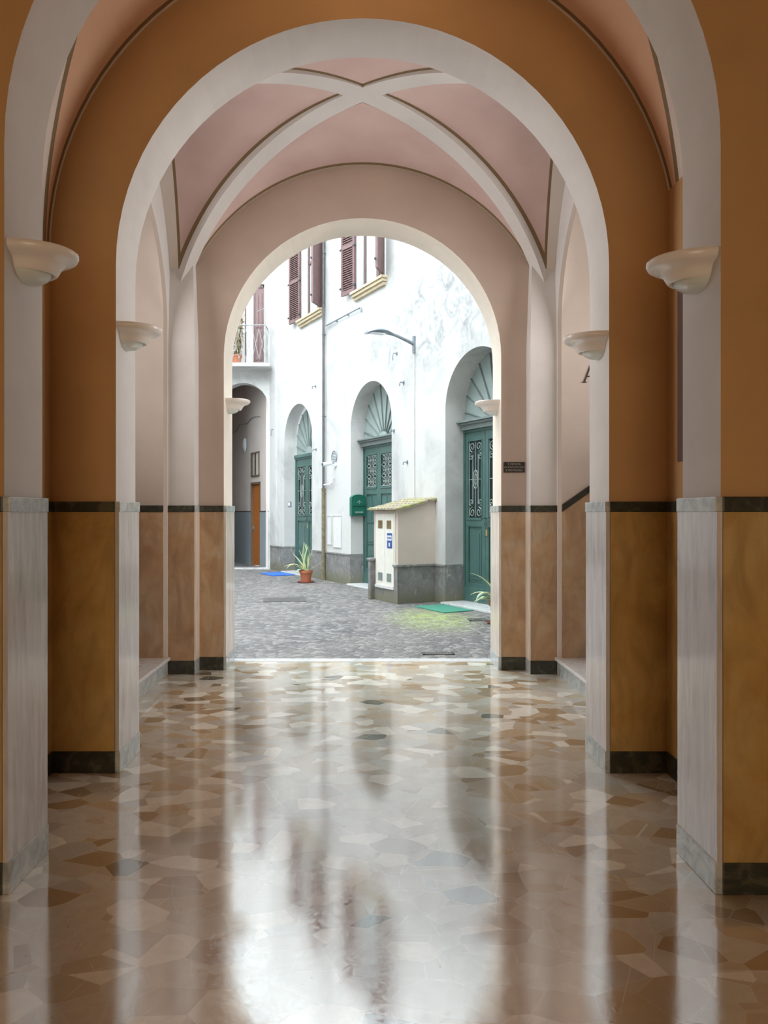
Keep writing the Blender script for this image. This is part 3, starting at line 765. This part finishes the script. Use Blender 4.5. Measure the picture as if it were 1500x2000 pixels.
# passage behind the arch
PO = Vector((-2.58, 19.76, 0)); PM = Matrix.Translation(PO) @ RZ(RF)
pw = MB(); wall_open(pw, -8.0, 0.0, 0, 0.3, 0, 5.2, [('rect', -0.83, 0.365, 0.0, 2.31), ], ms=0)
pwall = struct(pw.build('wall_passage_right', [M['passage'], M['passage']], None, PM))
for (a, b) in ((-8.0, -1.2), (-0.46, 0.0)):
    MB().box(a, b, -.01, .001, 0, 1.5).build('dado_panel', M['blue_grey'], pwall, PM)
    MB().box(a, b, -.015, .001, 1.5, 1.53).build('dado_trim', M['darkiron'], pwall, PM)
struct(MB().box(-8.2, -5.0, 19.76, 24.9, 0, 5.2).build('wall_passage_left', M['passage']))
struct(MB().box(-8.2, -4.2, 24.9, 25.1, 0, 5.2).build('wall_passage_end', M['passage']))
struct(MB().box(-8.2, -2.0, 19.76, 27, 5.2, 5.4).build('ceiling_passage', M['passage']))
def PF(t, out, z): p = PO + dv * t - ni * out; return (p.x, p.y, z)
d4 = struct(empty('door_4', PF(0.83, -0.05, 0), R(RF)))
MB().box(-.36, .36, 0, .045, 0.02, 2.29).build('door_leaf', M['orangewood'], d4, bevel=0.004)
fb = MB(); fb.box(-.40, -.345, -.06, .06, 0, 2.31); fb.box(.345, .40, -.06, .06, 0, 2.31); fb.box(-.40, .40, -.06, .06, 2.27, 2.33)
fb.build('door_frame', M['wood'], d4)
hb = MB(); hb.tube([(-.28, 0, 1.05), (-.28, -.05, 1.05), (-.15, -.055, 1.05)], .012, 8); hb.box(-.30, -.26, -.008, 0, .98, 1.12)
hb.build('door_handle', M['railwhite'], d4, smooth=False)
w3 = struct(empty('window_3', PF(0.83, 0.0, 0), R(RF)))
fb = MB(); fb.box(-.34, .34, -.03, .02, 2.48, 2.52); fb.box(-.34, .34, -.03, .02, 3.12, 3.16)
for x in (-.34, -.02, .30): fb.box(x, x + .04, -.03, .02, 2.48, 3.16)
fb.build('window_frame', M['wood'], w3)
MB().box(-.33, .33, -.012, .0, 2.5, 3.14).build('glass_pane', M['glass_dark'], w3)
cb = MB()
for x in (-.2, -.08, .1, .2): cb.box(x, x + .06, -.018, -.012, 2.52, 3.12)
cb.build('curtain_strip', M['passage'], w3)
# passage lamp and cable
t = tag(empty('bulkhead_lamp', PF(1.74, 0.0, 3.42), R(RF)), 'pale oval bulkhead lamp on the wall inside the far passage', 'wall lamp')
MB().lathe([(0, .06), (.10, .05), (.15, .025), (.16, 0)], 24, sy=1.35).build('lamp_cover', M['signwhite'], t, Matrix.Rotation(R(90), 4, 'X'), smooth=True)
MB().lathe([(.17, 0), (.175, .015), (.165, .02), (.155, .0)], 24, sy=1.3).build('lamp_rim', M['iron'], t, Matrix.Rotation(R(90), 4, 'X'), smooth=True)
pts = [PF(3.6 - .35 * i, 0.015, 3.92 + .05 * math.sin(i * 1.9) + .025 * i * (1 if i > 3 else 0)) for i in range(10)]
tag(MB().tube(pts, 0.012, 6).build('electric_cable', M['iron'], smooth=True), 'wavy grey cable clipped along the wall of the far arched passage', 'cable')

# balcony over the passage
t = tag(empty('balcony', (-3.5, 19.4, 5.2)), 'narrow balcony with white diamond railing above the far passage arch', 'balcony')
MB().box(-1.2, 1.14, -0.62, 0, 0, 0.085).build('balcony_slab', M['facade'], t, bevel=0.01)
rb = MB(); ry = -0.57
def rail_run(p0, p1, n):
    a = Vector(p0); b = Vector(p1)
    for z, r_ in ((1.06, .014), (0.10, .010)): rb.tube([a + Vector((0, 0, z)), b + Vector((0, 0, z))], r_, 6)
    for i in range(n):
        q0 = a.lerp(b, i / n); q1 = a.lerp(b, (i + 1) / n); qm = (q0 + q1) / 2
        up = lambda p, z: (p.x, p.y, p.z + z)
        rb.tube([up(q0, .10), up(q0, .20), up(qm, .58), up(q1, .96), up(q1, 1.06)], .007, 5)
        rb.tube([up(q1, .10), up(q1, .20), up(qm, .58), up(q0, .96), up(q0, 1.06)], .007, 5)
rail_run((-1.15, ry, 0.0), (1.03, ry, 0.0), 13); rail_run((1.03, ry, 0.0), (1.03, -.02, 0.0), 3)
rb.tube([(1.03, ry, .06), (1.03, ry, 1.5)], .014, 6)
rb.tube([(1.03, ry, 1.5), (.80, ry + .2, 1.46)], .010, 6)
rb.build('railing', M['railwhite'], t, smooth=False)
# balcony door
d5 = struct(empty('door_5', (-2.835, 19.45, 5.3)))
fb = MB(); fb.box(-.255, -.225, 0, .10, 0, 2.18); fb.box(.225, .255, 0, .10, 0, 2.18); fb.box(-.255, .255, 0, .1, 2.10, 2.18); fb.box(-.035, -.005, -.01, .1, 0, 2.18)
fb.build('door_frame', M['frame_brown'], d5)
lb = MB(); lb.box(-.005, .225, .02, .06, 0, 2.1); lb.box(.03, .09, .0, .03, .2, .95); lb.box(.13, .19, .0, .03, .2, .95); lb.box(.03, .09, .0, .03, 1.05, 1.95); lb.box(.13, .19, .0, .03, 1.05, 1.95); lb.build('door_leaf', M['shutter'], d5, bevel=.003)
lb = MB(); lb.box(-.225, -.035, .02, .06, 0, 2.1); lb.box(-.20, -.06, .01, .03, 1.05, 2.0); lb.build('door_leaf', M['hatch'], d5, bevel=.003)
# dry climber in a pot on the balcony
t = tag(empty('climbing_plant', (-3.26, 19.10, 5.29)), 'scraggly dry climbing plant behind the white balcony railing', 'plant')
MB().lathe([(0, 0), (.10, 0), (.135, .22), (.15, .22), (.15, .25), (.12, .25), (.11, .2), (0, .2)], 20).build('pot', M['terracotta'], t, smooth=True)
sb = MB(); lb = MB()
for i in range(20):
    x = random.uniform(-.09, .09); y = random.uniform(-.05, .05); z = .18; pts = [(x, y, z)]
    for k in range(9):
        x += random.uniform(-.05, .05); y += random.uniform(-.03, .03); z += random.uniform(.09, .17); pts.append((x, y, z))
        for _ in range(3):
            a = random.uniform(0, 6.28); u = Vector((math.cos(a), math.sin(a), random.uniform(-.3, .6))).normalized() * random.uniform(.05, .09)
            p = Vector((x, y, z)); sd = u.cross(Vector((0, 0, 1))).normalized() * .02
            up = Vector((0, 0, .004))
            lb.add([p, p + u * .5 + sd, p + u, p + u * .5 - sd, p + u * .5 + up * 2], [(0, 1, 4), (1, 2, 4), (2, 3, 4), (3, 0, 4), (0, 3, 2, 1)])
    sb.tube(pts, .009, 5)
sb.build('stem', M['bark'], t); lf_ = lb.build('foliage', M['olive'], t)

# ------------------------------------------------------------------ things on the facade
# meter kiosk
t = tag(empty('meter_kiosk', F(0, 0, 0), R(RF)), 'small masonry meter kiosk with mossy lean-to roof and blue sign', 'kiosk')
W, D = 0.82, 0.72
bd = MB(); H0, H1 = 1.53, 1.70
bd.add([(-W, -D, 0), (0, -D, 0), (0, 0, 0), (-W, 0, 0), (-W, -D, H0), (0, -D, H0), (0, 0, H1), (-W, 0, H1)],
       [(0, 3, 2, 1), (4, 5, 6, 7), (0, 1, 5, 4), (1, 2, 6, 5), (2, 3, 7, 6), (3, 0, 4, 7)])
bd.build('body', M['kioskwall'], t)
pb = MB(); pb.box(0, .02, -D - .02, 0, 0, .60); pb.box(-W - .02, .02, -D - .02, -D, 0, .22); pb.box(-.10, .02, -D - .02, -D, .22, .60)
pb.build('plinth', M['basalt'], t, bevel=0.004)
pb = MB(); pb.box(-.12, .04, -D - .04, -D, .60, .64); pb.box(0, .04, -D - .04, 0, .60, .64); pb.build('plinth_cap', M['basalt'], t, bevel=0.008)
pb = MB(); pb.box(-W - .04, -W + .05, -D - .10, -D, 0, .66); pb.box(-W - .06, -W + .07, -D - .12, -D, .66, .71); pb.build('corner_post', M['basalt'], t, bevel=0.01)
dr = MB(); xl, xr = -W + .12, -.10
dr.box(xl, (xl + xr) / 2 - .003, -D - .025, -D, .27, 1.44); dr.box((xl + xr) / 2 + .003, xr, -D - .025, -D, .27, 1.44)
dr.box(xl - .03, xl, -D - .015, -D, .27, 1.47); dr.box(xr, xr + .03, -D - .015, -D, .27, 1.47); dr.box(xl - .03, xr + .03, -D - .015, -D, 1.44, 1.47)
door = dr.build('cabinet_door', M['kioskdoor'], t, bevel=0.003)
MB().box(xl - .02, xr + .02, -D - .045, -D, .22, .27).build('door_sill', M['whitemarble'], t, bevel=.004)
for cx in (xl + .15, xr - .15):
    for z0 in (1.22, .34):
        v = MB(); v.box(cx - .075, cx + .075, -D - .028, -D - .0255, z0, z0 + .14)
        for q in range(5): v.box(cx - .07 + q * .03, cx - .058 + q * .03, -D - .034, -D - .028, z0 + .01, z0 + .13)
        v.build('vent', M['bark'] if z0 > 1 else M['iron'], door)
sg = MB().box(xr - .21, xr - .05, -D - .030, -D - .0255, .90, 1.15).build('sign', M['signblue'], door)
v = MB(); v.box(xr - .20, xr - .06, -D - .031, -D - .030, 1.03, 1.11); v.box(xr - .155, xr - .115, -D - .031, -D - .030, .93, .99); v.build('sign_panel', M['signwhite'], sg)
v = MB()
for q in range(3): v.box(xr - .19 + q * .045, xr - .16 + q * .045, -D - .032, -D - .031, 1.05, 1.09)
v.build('sign_mark', M['signblue'], sg)
rf = MB(); nx = 8; ny = 5
def rz_(y): return H0 + (H1 - H0) * (y + D) / D
for i in range(nx):                          # rows of curved roof tiles running down the slope
    xa = -W - .05 + (W + .10) * (i + .5) / nx; hw_ = (W + .10) / nx / 2
    for j in range(ny):
        y0 = .0 - (D + .09) * j / ny + .0; y1 = y0 - (D + .09) / ny - .02
        for (ya, dz) in (): pass
        pr0 = []; pr1 = []
        for k in range(7):
            a = math.pi * k / 6; xx = xa - hw_ * 1.02 * math.cos(a); hh = .035 * math.sin(a)
            pr0.append((xx, y0, rz_(y0) + hh + .02)); pr1.append((xx, y1, rz_(y1) + hh + .032))
        rf.add(pr0 + pr1, [(k, k + 1, k + 8, k + 7) for k in range(6)] + [tuple(range(7)), tuple(range(13, 6, -1))])
rf.add([(-W - .05, 0, H1), (.05, 0, H1), (.05, -D - .07, rz_(-D - .07)), (-W - .05, -D - .07, rz_(-D - .07)), (-W - .05, 0, H1 + .022), (.05, 0, H1 + .022), (.05, -D - .07, rz_(-D - .07) + .022), (-W - .05, -D - .07, rz_(-D - .07) + .022)],
       [(0, 1, 2, 3), (7, 6, 5, 4), (0, 4, 5, 1), (1, 5, 6, 2), (2, 6, 7, 3), (3, 7, 4, 0)])
rf.build('roof', M['tile'], t)

# green mailbox on the reveal of the middle door (reveal faces the right)
mp = Vector(F(3.17, 0, 0)) + ni * 0.14
t = tag(empty('mailbox', (mp.x, mp.y, 1.42), R(RF + 90)), 'dark green wall mailbox with curved top left of the middle green door', 'mailbox')
pts = [(-.17, 0), (.17, 0), (.17, .36)] + [(.17 * math.cos(a), .36 + .08 * math.sin(a)) for a in [math.pi * i / 12 for i in range(1, 12)]] + [(-.17, .36)]
MB().prism(pts, -.10, 0).build('box_body', M['mailgreen'], t, bevel=0.005)
v = MB(); v.box(-.15, .15, -.112, -.10, .20, .34); v.build('flap', M['mailgreen'], t, bevel=.003)
v = MB(); v.box(-.13, .13, -.108, -.10, .03, .14); v.build('front_panel', M['mailgreen'], t, bevel=.003)
MB().box(-.09, .09, -.1105, -.108, .06, .09).build('name_slot', M['iron'], t)
v = MB(); v.tube([(-.05, -.115, .27), (0, -.115, .31), (.05, -.115, .27)], .006, 6); v.tube([(0, -.115, .24), (0, -.115, .32)], .006, 6)
v.build('relief', M['iron'], t)

# downpipe + conduit
t = tag(empty('downpipe', F(4.40, 0, 0), R(RF)), 'dark vertical drainpipe on the white facade with rusty lower section', 'drainpipe')
MB().tube([(0, -.06, 1.95), (0, -.06, 9.4)], .028, 10).build('pipe', M['pipe'], t, smooth=True)
MB().tube([(0, -.06, 0.0), (0, -.06, .12), (0, -.06, .7), (0, -.06, 1.97), (0, -.06, 2.02)], [.054, .050, .040, .040, .050], 12).build('lower_pipe', M['rustpipe'], t, smooth=True)
for z in (1.9, 3.6, 5.4, 7.2):
    v = MB(); v.tube([(0, -.06, z - .012), (0, -.06, z + .012)], .036, 10); v.tube([(0, -.05, z), (0, -.002, z)], .01, 6); v.build('pipe_bracket', M['pipe'], t)
t = tag(empty('wall_conduit', F(4.3, 0, 5.57), R(RF)), 'thin grey horizontal pipe on the facade under the upper windows', 'pipe')
MB().tube([(.03, -.05, 0), (1.66, -.05, 0.0), (1.68, -.05, -.02), (1.68, -.05, -.10)], .017, 8).build('pipe', M['lampmetal'], t, smooth=True)
for x in (.5, 1.05, 1.6): MB().box(x - .012, x + .012, -.05, 0, -.02, .02).build('pipe_bracket', M['lampmetal'], t)

# street lamp with its cable conduit
t = tag(empty('street_lamp', F(0.655, 0, 4.42), R(RF)), 'grey LED street lamp on a curved arm fixed to the white facade', 'street lamp')
MB().box(-.03, .03, -.035, 0, -.14, .16).build('wall_bracket', M['lampmetal'], t, bevel=.004)
MB().tube([(0, -.02, 0.02), (0, -.15, .065), (0, -.35, .125), (0, -.55, .165)], [.034, .030, .028, .026], 10).build('arm', M['lampmetal'], t, smooth=True)
hd = MB(); K = 12; hv = []
for i in range(K + 1):
    f = i / K; yy = -.46 - .50 * f; hw_ = .045 + .075 * math.sin(min(1, f * 1.6) * math.pi / 2) * (1 if f < .8 else (1 - (f - .8) * 2.6)); th_ = .018 + .016 * math.sin(f * math.pi)
    zc = .150 + .01 * f - .045 * f * f + .03 * math.sin(f * math.pi)
    hv += [(-hw_, yy, zc), (-hw_ * .6, yy, zc + th_), (hw_ * .6, yy, zc + th_), (hw_, yy, zc), (hw_ * .8, yy, zc - .02), (-hw_ * .8, yy, zc - .02)]
fs = [tuple(range(6)), tuple(range(6 * K + 5, 6 * K - 1, -1))]
for i in range(K):
    for j in range(6): fs.append((6 * i + j, 6 * i + (j + 1) % 6, 6 * i + 6 + (j + 1) % 6, 6 * i + 6 + j))
hd.add(hv, fs); hd.build('lamp_head', M['lampmetal'], t, smooth=True)
MB().box(-.07, .07, -.90, -.62, .118, .128).build('lamp_lens', M['signwhite'], t, Matrix.Rotation(R(0), 4, 'X'))
tag(MB().tube([F(0.655, .012, 1.74), F(0.655, .012, 4.30)], .010, 6).build('cable_conduit', M['hatch'], smooth=True), 'thin pale cable conduit running down the facade from the street lamp', 'cable')

# security camera, round vent, pipe elbow, hatches, intercom, hooks
def s_of(px): x = px - 708; return (1444 * 1.217 - x * 12.38) / (1444 * .46 + x * .888)
def z_of(px, py, out=0): s = s_of(px); Z = 12.38 + .888 * s; return 1.5 + (1000 - py) * Z / 1444
s = s_of(656); z = z_of(656, 908)
t = tag(empty('security_camera', F(s, 0, z), R(RF)), 'small white security camera on the facade right of the drainpipe', 'camera')
MB().lathe([(0, 0), (.05, 0), (.05, .02), (.03, .03), (0, .03)], 16).build('mount', M['signwhite'], t, Matrix.Rotation(R(90), 4, 'X'), smooth=True)
MB().tube([(0, -.02, 0), (0, -.10, -.01), (.0, -.14, .02)], .014, 8).build('arm', M['signwhite'], t, smooth=True)
v = MB(); v.tube([(.0, -.10, .03), (.0, -.16, .025), (.0, -.31, .0)], [.03, .042, .042], 14); bdy = v.build('camera_body', M['signwhite'], t, smooth=True)
MB().tube([(.0, -.309, .0), (.0, -.32, -.002)], .034, 14).build('lens', M['glass_dark'], bdy)
s = s_of(653.5); z = z_of(653, 893)
t = tag(empty('wall_vent', F(s, 0, z), R(RF)), 'dark round ventilation grille on the facade above the security camera', 'vent')
v = MB(); n_ = 28
v.tube([(.13 * math.cos(2 * math.pi * i / n_), -.008, .13 * math.sin(2 * math.pi * i / n_)) for i in range(n_)], .012, 6, closed=True); v.build('vent_ring', M['lampmetal'], t, smooth=True)
v = MB(); v.prism([(.125 * math.cos(2 * math.pi * i / n_), .125 * math.sin(2 * math.pi * i / n_)) for i in range(n_)], -.004, 0); v.build('backing', M['lampmetal'], t)
v = MB()
for i in range(-3, 4): zz = i * .033; hx = math.sqrt(.12 ** 2 - zz * zz); v.box(-hx, hx, -.014, -.004, zz - .006, zz + .006)
v.build('vent_slat', M['hatch'], t)
s = s_of(651)
t = tag(empty('pipe_elbow', F(4.36, 0, z_of(640, 947)), R(RF)), 'short white pipe elbow joining the drainpipe beside the security camera', 'pipe')
MB().tube([(0, -.06, 0), (.36, -.06, -.0), (.41, -.06, .03), (.42, -.06, .12), (.42, -.02, .14)], .018, 8).build('pipe', M['hatch'], t, smooth=True)
for (a, b, y0, y1, lb) in ((641, 648, 1008, 1062, 'pale meter hatch on the facade close to the drainpipe'), (652, 667, 1008, 1068, 'pale grey meter hatch on the facade nearer the middle door')):
    sa, sb_ = s_of(a), s_of(b); z1 = z_of((a + b) / 2, y0); z0 = z_of((a + b) / 2, y1); wd = sa - sb_
    t = tag(empty('meter_hatch', F((sa + sb_) / 2, 0, z0), R(RF)), lb, 'hatch')
    MB().box(-wd / 2, wd / 2, -.012, 0, 0, z1 - z0).build('hatch_door', M['hatch'], t, bevel=.003)
    v = MB(); e = .018
    v.box(-wd / 2 - e, -wd / 2, -.02, 0, -e, z1 - z0 + e); v.box(wd / 2, wd / 2 + e, -.02, 0, -e, z1 - z0 + e); v.box(-wd / 2, wd / 2, -.02, 0, z1 - z0, z1 - z0 + e); v.box(-wd / 2, wd / 2, -.02, 0, -e, 0)
    v.build('hatch_frame', M['facade'], t)
s = s_of(565.5 + 2)
t = tag(empty('intercom', F(s_of(567), 0, z_of(567, 991)), R(RF)), 'small grey intercom box on the facade left of the farthest green door', 'intercom')
MB().box(-.09, .09, -.03, 0, 0, .14).build('housing', M['lampmetal'], t, bevel=.004)
MB().box(-.06, .06, -.033, -.03, .04, .12).build('name_label', M['signwhite'], t)
hooks = [(775.5, 683, 705, 'L-shaped iron hook just below the street lamp arm'), (789, 743, 755, 'small dark iron stub on the facade beside the middle door arch'),
         (770, 838, 848, 'small iron bracket on the facade right of the middle fanlight'), (796, 900, 908, 'grey iron peg on the facade above the meter kiosk roof'),
         (536, 832, 852, 'small dark iron stub high on the far corner of the facade'), (618, 876, 882, 'tiny iron peg right of the farthest green door'), (617, 752, 760, 'tiny iron peg above the farthest green door')]
for i, (px, ya, yb, lb) in enumerate(hooks):
    s = s_of(px); z = z_of(px, (ya + yb) / 2); h = abs(z_of(px, ya) - z_of(px, yb)) / 2
    t = tag(empty('wall_hook', F(s, 0, z), R(RF)), lb, 'hook', 'iron hooks left in the courtyard facade')
    v = MB(); v.tube([(0, 0, h * .3), (0, -.08, h * .3), (0, -.09, -h * .2), (0, -.09, -h)], .012, 6); v.build('hook_bar', M['lampmetal'], t)
    MB().box(-.02, .02, -.012, 0, h * .3 - .03, h * .3 + .03).build('fixing_plate', M['lampmetal'], t)

# ------------------------------------------------------------------ ground things
tag(MB().box(-.45, .45, -.28, .28, 0, .018).build('doormat', M['bluemat'], None, None, bevel=.006), 'bright blue doormat on the cobbles by the farthest green door', 'doormat').matrix_world = Matrix.Translation(F(6.3, .42, 0.0)) @ RZ(RF)
tag(MB().box(-.42, .42, -.27, .27, 0, .016).build('doormat', M['greenmat'], None, None, bevel=.006), 'green doormat on the cobbles before the nearest green door', 'doormat').matrix_world = Matrix.Translation(F(-.85, .40, 0.0)) @ RZ(RF)

def agave(name, loc, rz, label, leaves, pot_r=.135, pot_h=.26):
    t = tag(empty(name, loc, rz), label, 'potted plant')
    MB().lathe([(0, 0), (.155, 0), (.185, .012), (.18, .030), (.14, .022), (0, .02)], 32).build('saucer', M['saucer'], t, smooth=True)
    pr = [(0, .024), (pot_r * .74, .024), (pot_r * .96, pot_h * .80), (pot_r * 1.07, pot_h * .80), (pot_r * 1.10, pot_h), (pot_r * .98, pot_h), (pot_r * .95, pot_h - .03), (0, pot_h - .03)]
    MB().lathe(pr, 32).build('pot', M['terracotta'], t, smooth=True)
    MB().lathe([(pot_r * .94, pot_h - .028), (pot_r * .6, pot_h - .012), (0, pot_h - .005)], 24).build('soil', M['soil'], t, smooth=True)
    for (az, el, L, wd, bend, dry) in leaves:
        # leaf: spine bends from elevation el by 'bend' degrees along its length
        N = 16; p = Vector((0, 0, pot_h - .03)); a = R(az); vs = []; rows = []
        for i in range(N + 1):
            f = i / N; e = R(el - bend * f * f)
            dirv = Vector((math.cos(a) * math.cos(e), math.sin(a) * math.cos(e), math.sin(e)))
            if i: p = p + dirv * (L / N)
            side = Vector((-math.sin(a), math.cos(a), 0)); up = side.cross(dirv) * -1
            wv_ = wd * (0.55 + 1.1 * f * (1 - f) * 1.6) * (1 - f ** 3) + .002
            cu = wv_ * .35; tk = .007 * (1 - f) + .002
            row = []
            for q in (-1, -.62, 0, .62, 1): row.append(p + side * wv_ * (1 if dry else 1.3) * q + up * (cu * q * q))
            rows.append([r + Vector((0, 0, 0)) for r in row] + [r - up * tk for r in row])
        mbl = MB(); V = [v for r in rows for v in r]; Fg = []; Fe = []
        for i in range(N):
            o = i * 10; n2 = o + 10
            for q in range(4):
                tgt = Fe if q in (0, 3) else Fg
                tgt.append((o + q, o + q + 1, n2 + q + 1, n2 + q)); tgt.append((o + 5 + q, n2 + 5 + q, n2 + 6 + q, o + 6 + q))
            Fe.append((o, n2, n2 + 5, o + 5)); Fe.append((o + 4, o + 9, n2 + 9, n2 + 4))
        mbl.add(V, Fg, 0); base = len(mbl.v)
        mbl.f += Fe; mbl.mi += [1] * len(Fe)
        mats = [M['deadleaf'], M['deadleaf']] if dry else [M['leaf'], M['leafedge']]
        mbl.build('leaf', mats, t, smooth=True)
    return t
# azimuth 180 = towards picture left, 0 = right, 270 = towards the camera
LV = [(250, 84, .66, .060, 10, 0), (300, 80, .58, .062, 8, 0), (200, 74, .50, .050, 6, 0), (90, 82, .60, .050, 6, 0), (30, 74, .46, .045, 8, 0),
      (178, 60, .48, .045, 20, 0), (185, 44, .46, .046, 75, 0), (192, 36, .50, .042, 60, 0), (200, 46, .52, .042, 110, 0), (225, 30, .30, .036, 95, 0),
      (350, 62, .42, .018, -20, 1), (2, 30, .44, .018, -8, 1), (355, 56, .56, .020, -30, 1), (172, 55, .62, .014, 4, 1), (290, 20, .16, .03, 60, 1)]
agave('potted_agave', (-1.205, 15.75, 0), 0, 'variegated agave with yellow-edged leaves in a terracotta pot by the drainpipe', LV)
LV2 = [(185, 62, .62, .045, 50, 0), (200, 50, .50, .045, 140, 0), (170, 40, .45, .045, 70, 0), (215, 30, .46, .045, 60, 0), (240, 55, .42, .045, 110, 0), (90, 75, .5, .045, 20, 0), (30, 60, .5, .045, 40, 0), (320, 50, .45, .045, 60, 0), (190, 22, .40, .04, 50, 0), (270, 70, .5, .045, 60, 0)]
agave('potted_agave', (1.86, 9.95, 0), 0, 'pale green agave half hidden behind the right jamb of the courtyard archway', LV2, .15, .30)

# manhole cover, dark plate and drain grate sunk in the paving
def cover(x, y, wx, wy, rz, label, bars=False):
    t = tag(empty('drain_grate' if bars else 'ground_cover', (x, y, 0), R(rz)), label, 'drain' if bars else 'manhole cover')
    fr = MB(); e = .03
    fr.box(-wx, wx, -wy, -wy + e, 0, .008); fr.box(-wx, wx, wy - e, wy, 0, .008); fr.box(-wx, -wx + e, -wy, wy, 0, .008); fr.box(wx - e, wx, -wy, wy, 0, .008)
    fr.build('cover_frame', M['manhole'], t)
    pl = MB()
    if bars:
        k = 9
        for i in range(k): xx = -wx + e + (2 * wx - 2 * e) * (i + .5) / k; pl.box(xx - .012, xx + .012, -wy + e, wy - e, 0.001, .007)
    else:
        pl.box(-wx + e + .004, wx - e - .004, -wy + e + .004, wy - e - .004, 0, .006)
        for i in range(-2, 3): pl.box(-wx + .08, wx - .08, i * wy * .3 - .01, i * wy * .3 + .01, .006, .008)
    pl.build('grate_bar' if bars else 'cover_plate', M['manhole'], t)
cover(-1.33, 12.62, .36, .30, 8, 'dark rectangular manhole cover in the cobbles in mid courtyard')
cover(1.60, 10.27, .13, .12, 0, 'small dark plate in the cobbles near the right jamb of the archway')  # dark framed plate laid on the cobbles
cover(0.80, 7.82, .17, .06, 2, 'small barred drain grate in the cobbles just outside the marble threshold', True)
